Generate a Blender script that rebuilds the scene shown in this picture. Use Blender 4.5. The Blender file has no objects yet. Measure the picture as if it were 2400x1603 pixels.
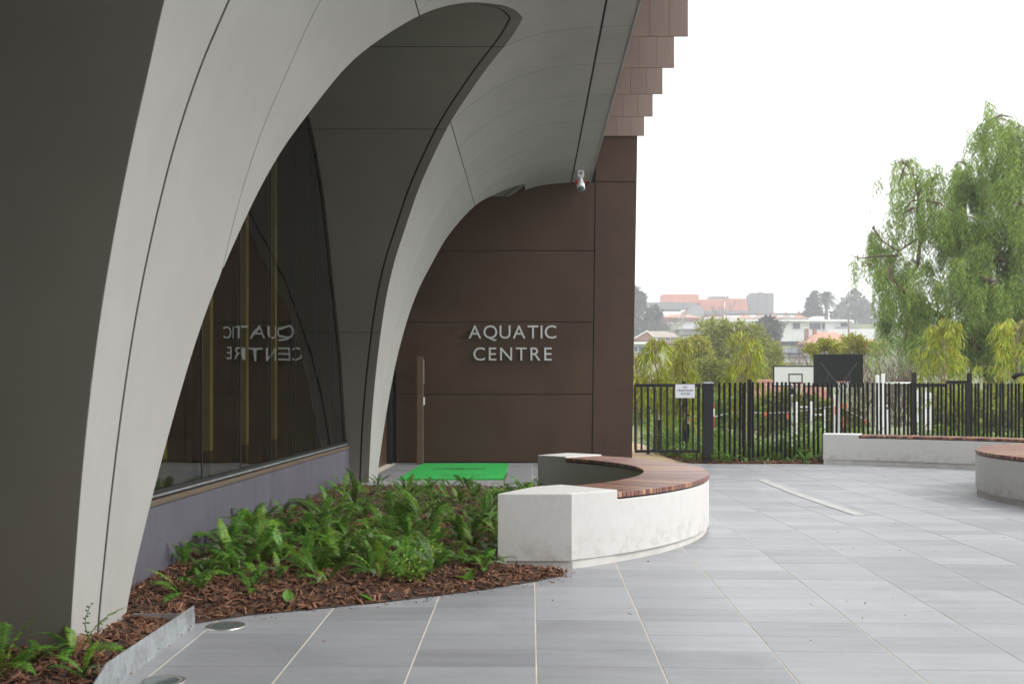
import bpy, bmesh, math, random
import numpy as np
from mathutils import Vector, Matrix
from mathutils.geometry import delaunay_2d_cdt
R_ = math.radians
rnd = random.Random(7)
nrg = np.random.default_rng(11)
scene = bpy.context.scene
COL = scene.collection

# ------------------------------------------------------------------ camera
EYE = 1.25
cam_d = bpy.data.cameras.new('camera'); cam = bpy.data.objects.new('camera', cam_d); COL.objects.link(cam)
cam.location = (0, 0, EYE); cam.rotation_euler = (R_(90), 0, 0)
cam_d.sensor_width = 36; cam_d.lens = 36
cam_d.shift_x = (1200 - 1243) / 2400; cam_d.shift_y = (925 - 801.5) / 2400
cam_d.clip_start = .05; cam_d.clip_end = 6000
cam_d.dof.use_dof = True; cam_d.dof.focus_distance = 12.0; cam_d.dof.aperture_fstop = 5.6
scene.camera = cam

# ------------------------------------------------------------------ overcast sky and soft sun
world = bpy.data.worlds.new('World'); scene.world = world; world.use_nodes = True
wn, wl = world.node_tree.nodes, world.node_tree.links
wn.clear()
w_out = wn.new('ShaderNodeOutputWorld'); w_bg = wn.new('ShaderNodeBackground')
w_sky = wn.new('ShaderNodeTexSky'); w_sky.sky_type = 'NISHITA'; w_sky.sun_disc = False
SUN_EL, SUN_ROT = R_(42), R_(100)
w_sky.sun_elevation = SUN_EL; w_sky.sun_rotation = SUN_ROT; w_sky.dust_density = 6.0; w_sky.air_density = 1.0
w_mix = wn.new('ShaderNodeMix'); w_mix.data_type = 'RGBA'; w_mix.inputs[0].default_value = .93
w_mix.inputs[7].default_value = (12.6, 12.75, 13.0, 1)       # the closed cloud deck that veils the sky
wl.new(w_sky.outputs[0], w_mix.inputs[6]); wl.new(w_mix.outputs[2], w_bg.inputs[0])
w_bg.inputs[1].default_value = .092; wl.new(w_bg.outputs[0], w_out.inputs[0])
sun_d = bpy.data.lights.new('sun', 'SUN'); sun = bpy.data.objects.new('sun', sun_d); COL.objects.link(sun)
sun_d.energy = 1.5; sun_d.angle = R_(34); sun_d.color = (1, .98, .95)
sv = Vector((math.sin(SUN_ROT) * math.cos(SUN_EL), math.cos(SUN_ROT) * math.cos(SUN_EL), math.sin(SUN_EL)))
sun.rotation_euler = sv.to_track_quat('Z', 'Y').to_euler(); sun.location = (20, 10, 30)

# ------------------------------------------------------------------ exposure
scene.view_settings.view_transform = 'Standard'; scene.view_settings.look = 'None'
scene.view_settings.exposure = 0.72; scene.view_settings.gamma = 1.0; scene.view_settings.use_curve_mapping = False
scene.render.engine = 'CYCLES'
scene.cycles.use_denoising = True
scene.cycles.use_adaptive_sampling = True; scene.cycles.adaptive_threshold = .025
scene.cycles.max_bounces = 6; scene.cycles.diffuse_bounces = 3; scene.cycles.glossy_bounces = 3
scene.cycles.transmission_bounces = 4; scene.cycles.transparent_max_bounces = 12; scene.cycles.volume_bounces = 0
scene.cycles.caustics_reflective = False; scene.cycles.caustics_refractive = False

# ------------------------------------------------------------------ helpers
def at(px, py, Y):
    """point of the place at depth Y seen at photo pixel (px, py)"""
    return Vector(((px - 1243) / 2400 * Y, Y, EYE - (py - 925) / 2400 * Y))

LOC = {}
def adopt(o, parent):
    if parent is not None:
        o.parent = parent
        if parent.name in LOC: o.matrix_parent_inverse = Matrix.Translation(-LOC[parent.name])
    return o
def tag(o, label=None, cat=None, group=None, kind=None):
    if label: o['label'] = label
    if cat: o['category'] = cat
    if group: o['group'] = group
    if kind: o['kind'] = kind
    return o
def thing(name, label, cat, loc, group=None):
    o = bpy.data.objects.new(name, None); COL.objects.link(o)
    o.location = loc; o.empty_display_size = .2; LOC[o.name] = Vector(loc)
    return tag(o, label, cat, group)
def mesh_obj(name, me, mat=None, parent=None, kind=None):
    o = bpy.data.objects.new(name, me); COL.objects.link(o)
    if mat is not None and not me.materials: me.materials.append(mat)
    adopt(o, parent)
    if kind: o['kind'] = kind
    return o
def pydata(name, V, F, mat=None, parent=None, smooth=False, kind=None):
    me = bpy.data.meshes.new(name); me.from_pydata([tuple(v) for v in V], [], F); me.update()
    if smooth: me.polygons.foreach_set('use_smooth', [True] * len(me.polygons))
    return mesh_obj(name, me, mat, parent, kind)
def np_mesh(name, V, F):
    """V (n,3), F (m,k) arrays -> mesh, fast"""
    V = np.asarray(V, np.float32); F = np.asarray(F, np.int32); k = F.shape[1]
    me = bpy.data.meshes.new(name)
    me.vertices.add(len(V)); me.vertices.foreach_set('co', V.ravel())
    me.loops.add(F.size); me.loops.foreach_set('vertex_index', F.ravel())
    me.polygons.add(len(F)); me.polygons.foreach_set('loop_start', np.arange(len(F), dtype=np.int32) * k)
    me.update(calc_edges=True); me.validate(); me.polygons.foreach_set('use_smooth', [False] * len(me.polygons))
    return me

class MB:
    """collects shapes, then links them as ONE mesh object"""
    def __init__(s): s.V = []; s.F = []
    def add(s, V, F):
        b = len(s.V); s.V += [tuple(v) for v in V]; s.F += [tuple(i + b for i in f) for f in F]; return s
    def box(s, x0, x1, y0, y1, z0, z1):
        return s.add([(x0,y0,z0),(x1,y0,z0),(x1,y1,z0),(x0,y1,z0),(x0,y0,z1),(x1,y0,z1),(x1,y1,z1),(x0,y1,z1)],
                     [(0,3,2,1),(4,5,6,7),(0,1,5,4),(1,2,6,5),(2,3,7,6),(3,0,4,7)])
    def prism(s, poly, z0, z1):
        n = len(poly)
        z0f = z0 if callable(z0) else (lambda x, y: z0)
        V = [(x, y, z0f(x, y)) for x, y in poly] + [(x, y, z1) for x, y in poly]
        F = [tuple(range(n - 1, -1, -1)), tuple(range(n, 2 * n))] + [(i, (i + 1) % n, n + (i + 1) % n, n + i) for i in range(n)]
        return s.add(V, F)
    def tube(s, pts, rad, n=6, cap=True):
        pts = [Vector(p) for p in pts]; rads = rad if isinstance(rad, (list, tuple)) else [rad] * len(pts)
        V = []; F = []
        for i, p in enumerate(pts):
            d = (pts[min(i + 1, len(pts) - 1)] - pts[max(i - 1, 0)])
            d = d.normalized() if d.length > 1e-9 else Vector((0, 0, 1))
            u = d.cross(Vector((0, 1, 0)) if abs(d.y) < .9 else Vector((1, 0, 0))).normalized(); w = d.cross(u)
            for k in range(n):
                a = 2 * math.pi * k / n
                V.append(p + (u * math.cos(a) + w * math.sin(a)) * rads[i])
        for i in range(len(pts) - 1):
            for k in range(n):
                k2 = (k + 1) % n
                F.append((i * n + k, (i + 1) * n + k, (i + 1) * n + k2, i * n + k2))
        if cap:
            F.append(tuple(range(n))); F.append(tuple(range(len(V) - 1, len(V) - n - 1, -1)))
        return s.add(V, F)
    def lathe(s, cx, cy, prof, n=24):
        V = []; F = []; m = len(prof)
        for k in range(n):
            a = 2 * math.pi * k / n
            for r, z in prof: V.append((cx + r * math.cos(a), cy + r * math.sin(a), z))
        for k in range(n):
            for i in range(m - 1):
                k2 = (k + 1) % n
                F.append((k * m + i, k2 * m + i, k2 * m + i + 1, k * m + i + 1))
        return s.add(V, F)
    def build(s, name, mat, parent=None, bevel=0, smooth=False, kind=None, seg=2):
        o = pydata(name, s.V, s.F, mat, parent, smooth, kind)
        if bevel:
            m = o.modifiers.new('bevel', 'BEVEL'); m.width = bevel; m.segments = seg; m.limit_method = 'ANGLE'; m.angle_limit = R_(35)
        return o

# ------------------------------------------------------------------ materials
def mat(name, col, rough=.6, metal=0., var=0., scale=6., stretch=(1,1,1), bump=0., bscale=40., obj_var=0., isl_var=0.,
        col2=None, spec=.5, fine=0., fscale=80., trans=0., detail=5, sheen=0.):
    m = bpy.data.materials.new(name); m.use_nodes = True
    N, L = m.node_tree.nodes, m.node_tree.links
    b = N['Principled BSDF']; b.inputs['Roughness'].default_value = rough; b.inputs['Metallic'].default_value = metal
    b.inputs['Specular IOR Level'].default_value = spec
    tc = N.new('ShaderNodeTexCoord'); mp = N.new('ShaderNodeMapping'); mp.inputs['Scale'].default_value = stretch
    geo = N.new('ShaderNodeNewGeometry')
    L.new(geo.outputs['Position'], mp.inputs['Vector'])
    rgb = N.new('ShaderNodeRGB'); rgb.outputs[0].default_value = (*col, 1); cur = rgb.outputs[0]
    def hsv(cur, val_socket=None, amount=0., hue=None):
        h = N.new('ShaderNodeHueSaturation'); L.new(cur, h.inputs['Color'])
        mr = N.new('ShaderNodeMapRange'); L.new(val_socket, mr.inputs['Value'])
        mr.inputs['To Min'].default_value = 1 - amount; mr.inputs['To Max'].default_value = 1 + amount
        L.new(mr.outputs[0], h.inputs['Value']); return h.outputs[0]
    if col2 is not None:
        nz = N.new('ShaderNodeTexNoise'); nz.inputs['Scale'].default_value = scale; nz.inputs['Detail'].default_value = detail
        L.new(mp.outputs[0], nz.inputs['Vector'])
        rp = N.new('ShaderNodeValToRGB'); rp.color_ramp.elements[0].position = .38; rp.color_ramp.elements[1].position = .66
        L.new(nz.outputs[0], rp.inputs[0])
        mx = N.new('ShaderNodeMix'); mx.data_type = 'RGBA'; L.new(rp.outputs[0], mx.inputs[0]); L.new(cur, mx.inputs[6])
        mx.inputs[7].default_value = (*col2, 1); cur = mx.outputs[2]
    if var:
        nz = N.new('ShaderNodeTexNoise'); nz.inputs['Scale'].default_value = scale; nz.inputs['Detail'].default_value = detail
        nz.inputs['Roughness'].default_value = .62
        L.new(mp.outputs[0], nz.inputs['Vector'])
        st = N.new('ShaderNodeMapRange'); L.new(nz.outputs[0], st.inputs['Value']); st.inputs['From Min'].default_value = .3; st.inputs['From Max'].default_value = .7
        cur = hsv(cur, st.outputs[0], var)
    if fine:
        nz = N.new('ShaderNodeTexNoise'); nz.inputs['Scale'].default_value = fscale; nz.inputs['Detail'].default_value = 3
        L.new(mp.outputs[0], nz.inputs['Vector'])
        st = N.new('ShaderNodeMapRange'); L.new(nz.outputs[0], st.inputs['Value']); st.inputs['From Min'].default_value = .3; st.inputs['From Max'].default_value = .7
        cur = hsv(cur, st.outputs[0], fine)
    if obj_var:
        oi = N.new('ShaderNodeObjectInfo'); cur = hsv(cur, oi.outputs['Random'], obj_var)
    if isl_var:
        cur = hsv(cur, geo.outputs['Random Per Island'], isl_var)
    L.new(cur, b.inputs['Base Color'])
    if bump:
        nz = N.new('ShaderNodeTexNoise'); nz.inputs['Scale'].default_value = bscale; nz.inputs['Detail'].default_value = 6
        L.new(mp.outputs[0], nz.inputs['Vector'])
        bp = N.new('ShaderNodeBump'); bp.inputs['Strength'].default_value = bump; bp.inputs['Distance'].default_value = .01
        L.new(nz.outputs[0], bp.inputs['Height']); L.new(bp.outputs[0], b.inputs['Normal'])
    if trans:
        tr = N.new('ShaderNodeBsdfTranslucent'); L.new(cur, tr.inputs['Color'])
        ms = N.new('ShaderNodeMixShader'); ms.inputs[0].default_value = trans
        L.new(b.outputs[0], ms.inputs[1]); L.new(tr.outputs[0], ms.inputs[2])
        L.new(ms.outputs[0], N['Material Output'].inputs['Surface'])
    m['rgb'] = 1
    return m

M = {}
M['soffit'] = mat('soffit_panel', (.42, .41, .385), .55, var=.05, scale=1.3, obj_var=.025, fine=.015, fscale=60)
M['reveal'] = mat('reveal_panel', (.212, .198, .165), .55, var=.05, scale=1.5)  # same panels as the soffit, with the reveals' shade put into a darker colour
M['gap'] = mat('joint_black', (.012, .012, .012), .7)
M['bronze'] = mat('bronze_panel', (.078, .047, .029), .46, var=.14, scale=.9, fine=.03, fscale=90, spec=.25)
M['bronze_fin'] = mat('bronze_fin', (.245, .178, .143), .5, var=.08, scale=2., stretch=(1,1,.3), obj_var=.05, fine=.04)
M['plinth'] = mat('plinth_paint', (.115, .108, .135), .55, var=.08, scale=2.5, fine=.06, fscale=30, stretch=(1,1,.35), bump=.05)
M['sill'] = mat('sill_timber', (.13, .095, .065), .6, var=.15, scale=9, stretch=(1,.2,1))
M['frame'] = mat('window_frame', (.02, .02, .022), .35)
M['concrete'] = mat('bench_concrete', (.61, .605, .58), .75, var=.025, scale=2.2, fine=.03, fscale=22, bump=.12, bscale=120, stretch=(1,1,.6))
M['plinth_conc'] = mat('bench_plinth', (.60, .58, .54), .85, var=.12, scale=6, bump=.2)
M['tile'] = mat('bluestone_tile', (.292, .298, .314), .42, var=.10, scale=3.2, stretch=(.42, 3.0, 1), obj_var=.15, isl_var=.15, fine=.06, fscale=45, bump=.05, bscale=70, spec=.55)
M['grout'] = mat('grout', (.66, .60, .50), .9, var=.15, scale=5)
M['mulch'] = mat('mulch_soil', (.060, .034, .022), .95, var=.4, scale=30, bump=.6, bscale=60)
M['chip'] = mat('bark_chip', (.175, .082, .046), .9, isl_var=.62, fine=.25, fscale=70)
M['steel'] = mat('galvanised_steel', (.55, .58, .60), .42, .75, var=.22, scale=9, fine=.12, fscale=35)
M['stainless'] = mat('stainless', (.50, .49, .46), .34, .9)
M['grate'] = mat('grate_steel', (.62, .62, .60), .5, .2, var=.08, scale=6)
M['lens'] = mat('light_lens', (.10, .13, .13), .12)
M['mat_green'] = mat('green_turf', (.02, .42, .07), .9, var=.12, scale=14, fine=.35, fscale=260, bump=.8, bscale=300)
M['mat_mark'] = mat('turf_mark', (.012, .055, .022), .95, fine=.3, fscale=200)
M['black'] = mat('black_metal', (.010, .0105, .012), .5, var=.06, scale=8, spec=.18)
M['char'] = mat('charcoal_metal', (.020, .021, .024), .5, var=.06, scale=6, spec=.22)
M['white'] = mat('white_paint', (.84, .85, .85), .5, var=.03, scale=5)
M['letter'] = mat('brushed_letter', (.62, .63, .62), .38, .25)
M['red'] = mat('red_paint', (.42, .02, .018), .55)
M['orange'] = mat('orange_plastic', (.85, .16, .03), .6)
M['paper'] = mat('paper', (.80, .81, .86), .7, var=.02, scale=20)
M['ink'] = mat('ink', (.03, .03, .035), .8)
M['sand'] = mat('granitic_sand', (.46, .34, .21), .95, var=.12, scale=5, fine=.25, fscale=120, bump=.4, bscale=150)
M['grass'] = mat('terrain_grass', (.12, .17, .05), .95, var=.35, scale=.6, col2=(.16, .15, .07))
M['rail'] = mat('stake_timber', (.018, .016, .015), .8, var=.3, scale=12, stretch=(1,1,.2))
M['wood_in'] = mat('interior_cream', (.42, .38, .24), .7, var=.05)
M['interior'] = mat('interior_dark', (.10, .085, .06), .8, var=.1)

def wood_mat():
    m = mat('merbau_slat', (.255, .128, .092), .33, var=.22, scale=7, stretch=(1.2, 7, 3), obj_var=.0, fine=.12, fscale=55, spec=.5)
    N, L = m.node_tree.nodes, m.node_tree.links
    b = N['Principled BSDF']; src = b.inputs['Base Color'].links[0].from_socket
    oi = N.new('ShaderNodeObjectInfo'); rp = N.new('ShaderNodeValToRGB'); e = rp.color_ramp.elements
    e[0].position = 0; e[0].color = (.52, .46, .52, 1); e[1].position = 1; e[1].color = (1.9, 2.1, 1.8, 1)
    for p, c in ((.35, (.85, .82, .85, 1)), (.7, (1.08, 1.0, 1.0, 1)), (.86, (1.4, 1.5, 1.25, 1))):
        q = e.new(p); q.color = c
    L.new(oi.outputs['Random'], rp.inputs[0])
    mx = N.new('ShaderNodeMix'); mx.data_type = 'RGBA'; mx.blend_type = 'MULTIPLY'; mx.inputs[0].default_value = 1
    L.new(src, mx.inputs[6]); L.new(rp.outputs[0], mx.inputs[7]); L.new(mx.outputs[2], b.inputs['Base Color'])
    return m
M['slat'] = wood_mat()

def weather_concrete(m, zlo=.07, zhi=.30):
    N, L = m.node_tree.nodes, m.node_tree.links; b = N['Principled BSDF']; cur = b.inputs['Base Color'].links[0].from_socket
    geo = [n for n in N if n.type == 'NEW_GEOMETRY'][0]
    def darken(cur, fac, col):
        mx = N.new('ShaderNodeMix'); mx.data_type = 'RGBA'; mx.blend_type = 'MULTIPLY'; L.new(fac, mx.inputs[0]); L.new(cur, mx.inputs[6]); mx.inputs[7].default_value = (*col, 1); return mx.outputs[2]
    vo = N.new('ShaderNodeTexVoronoi'); vo.inputs['Scale'].default_value = 26; L.new(geo.outputs['Position'], vo.inputs['Vector'])
    nz = N.new('ShaderNodeTexNoise'); nz.inputs['Scale'].default_value = 5; L.new(geo.outputs['Position'], nz.inputs['Vector'])
    mr = N.new('ShaderNodeMapRange'); L.new(vo.outputs['Distance'], mr.inputs['Value']); mr.inputs['From Min'].default_value = .05; mr.inputs['From Max'].default_value = .09; mr.inputs['To Min'].default_value = 1; mr.inputs['To Max'].default_value = 0
    ng = N.new('ShaderNodeMath'); ng.operation = 'GREATER_THAN'; ng.inputs[1].default_value = .53; L.new(nz.outputs[0], ng.inputs[0])
    mu = N.new('ShaderNodeMath'); mu.operation = 'MULTIPLY'; L.new(mr.outputs[0], mu.inputs[0]); L.new(ng.outputs[0], mu.inputs[1]); cur = darken(cur, mu.outputs[0], (.55, .53, .50))
    sx = N.new('ShaderNodeSeparateXYZ'); L.new(geo.outputs['Position'], sx.inputs[0])
    gr = N.new('ShaderNodeMapRange'); L.new(sx.outputs['Z'], gr.inputs['Value']); gr.inputs['From Min'].default_value = zlo; gr.inputs['From Max'].default_value = zhi; gr.inputs['To Min'].default_value = 1; gr.inputs['To Max'].default_value = 0
    n2 = N.new('ShaderNodeTexNoise'); n2.inputs['Scale'].default_value = 9; n2.inputs['Detail'].default_value = 8; n2.inputs['Roughness'].default_value = .7; L.new(geo.outputs['Position'], n2.inputs['Vector'])
    r2 = N.new('ShaderNodeMapRange'); L.new(n2.outputs[0], r2.inputs['Value']); r2.inputs['From Min'].default_value = .48; r2.inputs['From Max'].default_value = .72
    m2 = N.new('ShaderNodeMath'); m2.operation = 'MULTIPLY'; L.new(gr.outputs[0], m2.inputs[0]); L.new(r2.outputs[0], m2.inputs[1]); cur = darken(cur, m2.outputs[0], (.66, .60, .52))
    mp = N.new('ShaderNodeMapping'); mp.inputs['Scale'].default_value = (9, 9, .5); L.new(geo.outputs['Position'], mp.inputs['Vector']); n3 = N.new('ShaderNodeTexNoise'); n3.inputs['Scale'].default_value = 1.6; n3.inputs['Detail'].default_value = 6; L.new(mp.outputs[0], n3.inputs['Vector'])
    r3 = N.new('ShaderNodeMapRange'); L.new(n3.outputs[0], r3.inputs['Value']); r3.inputs['From Min'].default_value = .55; r3.inputs['From Max'].default_value = .8; r3.inputs['To Max'].default_value = .2; cur = darken(cur, r3.outputs[0], (.80, .79, .77))
    L.new(cur, b.inputs['Base Color'])
weather_concrete(M['concrete'])

def stains(m, amount, col, sx, sz):
    """faint rain streaks and dust on painted sheet"""
    N, L = m.node_tree.nodes, m.node_tree.links; b = N['Principled BSDF']; cur = b.inputs['Base Color'].links[0].from_socket
    geo = [n for n in N if n.type == 'NEW_GEOMETRY'][0]; mp = N.new('ShaderNodeMapping'); mp.inputs['Scale'].default_value = (sx, sx, sz); L.new(geo.outputs['Position'], mp.inputs['Vector'])
    n3 = N.new('ShaderNodeTexNoise'); n3.inputs['Scale'].default_value = 1.0; n3.inputs['Detail'].default_value = 7; n3.inputs['Roughness'].default_value = .65; L.new(mp.outputs[0], n3.inputs['Vector'])
    r3 = N.new('ShaderNodeMapRange'); L.new(n3.outputs[0], r3.inputs['Value']); r3.inputs['From Min'].default_value = .52; r3.inputs['From Max'].default_value = .78; r3.inputs['To Max'].default_value = amount
    mx = N.new('ShaderNodeMix'); mx.data_type = 'RGBA'; mx.blend_type = 'MULTIPLY'; L.new(r3.outputs[0], mx.inputs[0]); L.new(cur, mx.inputs[6]); mx.inputs[7].default_value = (*col, 1); L.new(mx.outputs[2], b.inputs['Base Color'])
    rr = N.new('ShaderNodeMapRange'); L.new(n3.outputs[0], rr.inputs['Value']); base = b.inputs['Roughness'].default_value; rr.inputs['To Min'].default_value = base - .07; rr.inputs['To Max'].default_value = base + .1; L.new(rr.outputs[0], b.inputs['Roughness'])
stains(M['soffit'], .3, (.80, .78, .74), 3.2, .45); stains(M['plinth'], .6, (.72, .70, .70), 7, .7); stains(M['bronze'], .6, (.72, .70, .68), 2.5, .35); stains(M['tile'], .95, (.74, .75, .78), 1.1, 1.1); stains(M['bronze_fin'], .5, (.8, .78, .76), 6, .5)

def glass_mat():
    m = bpy.data.materials.new('tinted_glass'); m.use_nodes = True
    N, L = m.node_tree.nodes, m.node_tree.links; N.clear()
    out = N.new('ShaderNodeOutputMaterial'); ms = N.new('ShaderNodeMixShader')
    tr = N.new('ShaderNodeBsdfTransparent'); tr.inputs[0].default_value = (.66, .64, .50, 1)
    gl = N.new('ShaderNodeBsdfGlossy'); gl.inputs['Roughness'].default_value = .0; gl.inputs['Color'].default_value = (.93, .95, .92, 1)
    fr = N.new('ShaderNodeFresnel'); fr.inputs['IOR'].default_value = 1.95
    geo = N.new('ShaderNodeNewGeometry'); nz = N.new('ShaderNodeTexNoise'); nz.inputs['Scale'].default_value = 1.1; nz.inputs['Detail'].default_value = 1
    L.new(geo.outputs['Position'], nz.inputs['Vector'])
    bp = N.new('ShaderNodeBump'); bp.inputs['Strength'].default_value = .10; bp.inputs['Distance'].default_value = .05
    L.new(nz.outputs[0], bp.inputs['Height']); L.new(bp.outputs[0], gl.inputs['Normal'])
    bf = N.new('ShaderNodeMath'); bf.operation = 'SUBTRACT'; bf.inputs[0].default_value = 1; L.new(geo.outputs['Backfacing'], bf.inputs[1])
    mf = N.new('ShaderNodeMath'); mf.operation = 'MULTIPLY'; L.new(fr.outputs[0], mf.inputs[0]); L.new(bf.outputs[0], mf.inputs[1])
    L.new(mf.outputs[0], ms.inputs[0]); L.new(tr.outputs[0], ms.inputs[1]); L.new(gl.outputs[0], ms.inputs[2]); L.new(ms.outputs[0], out.inputs[0])
    return m
M['glass'] = glass_mat()

# ------------------------------------------------------------------ ground shape
def sm(a, b, x):
    t = np.clip((x - a) / (b - a), 0, 1); return t * t * (3 - 2 * t)
GY = [-30, 0, 6.3, 7.6, 9.0, 10.5, 13, 16, 19, 60]
GZ = [-.40, -.184, -.013, .018, .036, .040, .030, .034, .030, .03]
def ground(x, y):
    x = np.asarray(x, float); y = np.asarray(y, float)
    h = np.interp(y, GY, GZ)
    h = h - .040 * np.tanh(np.clip(x, 0, 99) / 4) * (1 - sm(14, 18, y))
    h = h - .022 * np.exp(-((y - 13) / 2.6) ** 2) * sm(.8, 3.2, x)
    h = h - .03 * sm(14, 18, y) * sm(1.0, 4.0, x)
    return h
def gz(x, y): return float(ground(x, y))

# ------------------------------------------------------------------ paving: bedding sheet and slabs
xs = np.arange(-9, 26.01, .15); ys = np.arange(-14, 18.71, .15); ys = np.append(ys[ys < 18.45], 18.52)
GX, GYY = np.meshgrid(xs, ys); V = np.stack([GX, GYY, ground(GX, GYY) - .0021], 2).reshape(-1, 3)
nx = len(xs); F = [(j * nx + i, j * nx + i + 1, (j + 1) * nx + i + 1, (j + 1) * nx + i) for j in range(len(ys) - 1) for i in range(nx - 1)]
paving = mesh_obj('paving', np_mesh('paving', V, F), M['grout']); tag(paving, kind='structure')

BC = (-1.515, 9.935); BR, Br = 3.20, 2.60          # curved bench beside the garden bed
arc_in = [(BC[0] + Br * math.cos(R_(a)), BC[1] + Br * math.sin(R_(a))) for a in range(-50, 47, 4)]
BED = [(-1.875, 3.0), (-1.875, 5.72), (-1.63, 5.907), (-1.247, 6.07), (-.89, 6.234), (-.588, 6.408), (-.25, 6.63), (.023, 6.84), (.225, 7.06), (.27, 7.22),
       (-.2, 7.36)] + arc_in + [(.05, 12.2), (.0, 13.0), (-.6, 13.35), (-2.55, 13.5), (-2.9, 13.5), (-2.9, 3.0)]
def inside(p, poly):
    x, y = p; c = False; j = len(poly) - 1
    for i in range(len(poly)):
        xi, yi = poly[i]; xj, yj = poly[j]
        if (yi > y) != (yj > y) and x < (xj - xi) * (y - yi) / (yj - yi) + xi: c = not c
        j = i
    return c
def dist_edge(p, poly):
    best = 9
    for i in range(len(poly)):
        a = Vector(poly[i]); b = Vector(poly[(i + 1) % len(poly)]); ab = b - a; ap = Vector(p) - a
        t = max(0, min(1, ap.dot(ab) / max(ab.length_squared, 1e-9))); best = min(best, (ap - ab * t).length)
    return best

TW, TH, GAPX, GAPY = .6, .3, .0085, .0018
me_tile = MB().box(-TW/2 + GAPX/2, TW/2 - GAPX/2, -TH/2 + GAPY/2, TH/2 - GAPY/2, -.03, 0)
me_tile = me_tile.build('tile', M['tile']); tile_mesh = me_tile.data; bpy.data.objects.remove(me_tile)
cells = []
for i in range(-15, 42):
    for j in range(-46, 61):
        x = .03 + TW * (i + .5); y = .11 + TH * (j + .5) + (.0 if i % 2 else .0)
        if y + TH/2 > 18.47 or x < -2.6 or x > 24: continue
        if inside((x, y), BED) and all(inside((x + a * TW/2, y + b * TH/2), BED) for a in (-1, 1) for b in (-1, 1)): continue
        if 3.36 < x < 3.46 and 10.6 < y < 15.2: pass
        px = 1243 + 2400 * x / y if y > .5 else -9e9; py = 925 + 2400 * (EYE - gz(x, y)) / y if y > .5 else 9e9
        vis = -60 < px < 2460 and py < 1640
        ddx, ddy = x - BC[0], y - BC[1]; rr = math.hypot(ddx, ddy)
        if Br + .25 < rr < BR - .3 and abs(math.atan2(ddy, ddx)) < R_(45): vis = False
        cells.append((not vis, y, x))
cells.sort()
rest_V, rest_F = [], []
e = .02
for n, (inv, y, x) in enumerate(cells):
    z = gz(x, y)
    if not inv and n < 300:
        o = bpy.data.objects.new('tile', tile_mesh); COL.objects.link(o); o.parent = paving
        sx = (gz(x + e, y) - gz(x - e, y)) / (2 * e); sy = (gz(x, y + e) - gz(x, y - e)) / (2 * e)
        o.location = (x, y, z + rnd.uniform(-.0003, .0003)); o.rotation_euler = (math.atan(sy), -math.atan(sx), 0)
    else:
        b = len(rest_V); jz = rnd.uniform(-.0003, .0003)
        c4 = [(x + a * (TW/2 - GAPX/2), y + c * (TH/2 - GAPY/2)) for a, c in ((-1, -1), (1, -1), (1, 1), (-1, 1))]
        rest_V += [(u, v, gz(u, v) + jz) for u, v in c4] + [(u, v, gz(u, v) - .03) for u, v in c4]
        rest_F += [(b, b+1, b+2, b+3), (b, b+4, b+5, b+1), (b+1, b+5, b+6, b+2), (b+2, b+6, b+7, b+3), (b+3, b+7, b+4, b)]
mesh_obj('tile_field', np_mesh('tile_field', rest_V, rest_F), M['tile'], paving, 'stuff')

gpts = []; gr_ = random.Random(61)
while len(gpts) < 70:
    x = gr_.uniform(-1.7, 7.5); y = gr_.uniform(4.6, 17.5)
    if inside((x, y), BED) or math.hypot(x - BC[0], y - BC[1]) < BR + .1: continue
    gpts.append((x, y, gz(x, y) + .002))
for i in range(60):
    k_ = gr_.randrange(2, 9); a_, b_ = BED[k_], BED[k_ + 1]; t_ = gr_.random(); x = a_[0] + (b_[0] - a_[0]) * t_ + gr_.uniform(.0, .10); y = a_[1] + (b_[1] - a_[1]) * t_ - gr_.uniform(.01, .09)
    gpts.append((x, y, gz(x, y) + .003))
GRIT_P = gpts
# ------------------------------------------------------------------ the aquatic building
B = thing('aquatic_centre_building', 'grey vaulted canopy building with arched glazing and dark bronze end wall', 'building', (-2.5, 9.9, 0))
XG = -2.53; YW = 18.3
PZ = [-.25,0,.22,.97,1.73,2.45,2.95,3.15,3.646,3.84,4.138,4.277,4.436,4.638,4.777,4.889,4.98,5.03,5.05]
PX = [-2.25,-2.24,-2.222,-2.141,-2.028,-1.867,-1.706,-1.62,-1.40,-1.293,-1.092,-.98,-.8465,-.598,-.386,-.135,.154,.6,1.05]
def smooth_curve(P, n, it=2):
    """Catmull-Rom through points, resampled by arc length and relaxed"""
    P = np.array(P, float); Q = []
    for i in range(len(P) - 1):
        p0 = P[max(i-1, 0)]; p1 = P[i]; p2 = P[i+1]; p3 = P[min(i+2, len(P)-1)]
        for t in np.linspace(0, 1, 12, endpoint=False):
            Q.append(.5 * (2*p1 + (p2-p0)*t + (2*p0-5*p1+4*p2-p3)*t*t + (3*p1-p0-3*p2+p3)*t**3))
    Q.append(P[-1]); Q = np.array(Q)
    def resample(Q, n):
        s = np.concatenate([[0], np.cumsum(np.linalg.norm(np.diff(Q, axis=0), axis=1))]); u = np.linspace(0, s[-1], n)
        return np.stack([np.interp(u, s, Q[:, k]) for k in range(Q.shape[1])], 1)
    Q = resample(Q, n)
    for _ in range(it * 6):
        Q[1:-1] = .25 * Q[:-2] + .5 * Q[1:-1] + .25 * Q[2:]
    return resample(Q, n)
prof = smooth_curve(list(zip(PX, PZ)), 160)
pS = np.concatenate([[0], np.cumsum(np.linalg.norm(np.diff(prof, axis=0), axis=1))])
def s_of_z(z): return float(np.interp(z, prof[:, 1], pS))
def P_of_s(s): return float(np.interp(s, pS, prof[:, 0])), float(np.interp(s, pS, prof[:, 1]))
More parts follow.
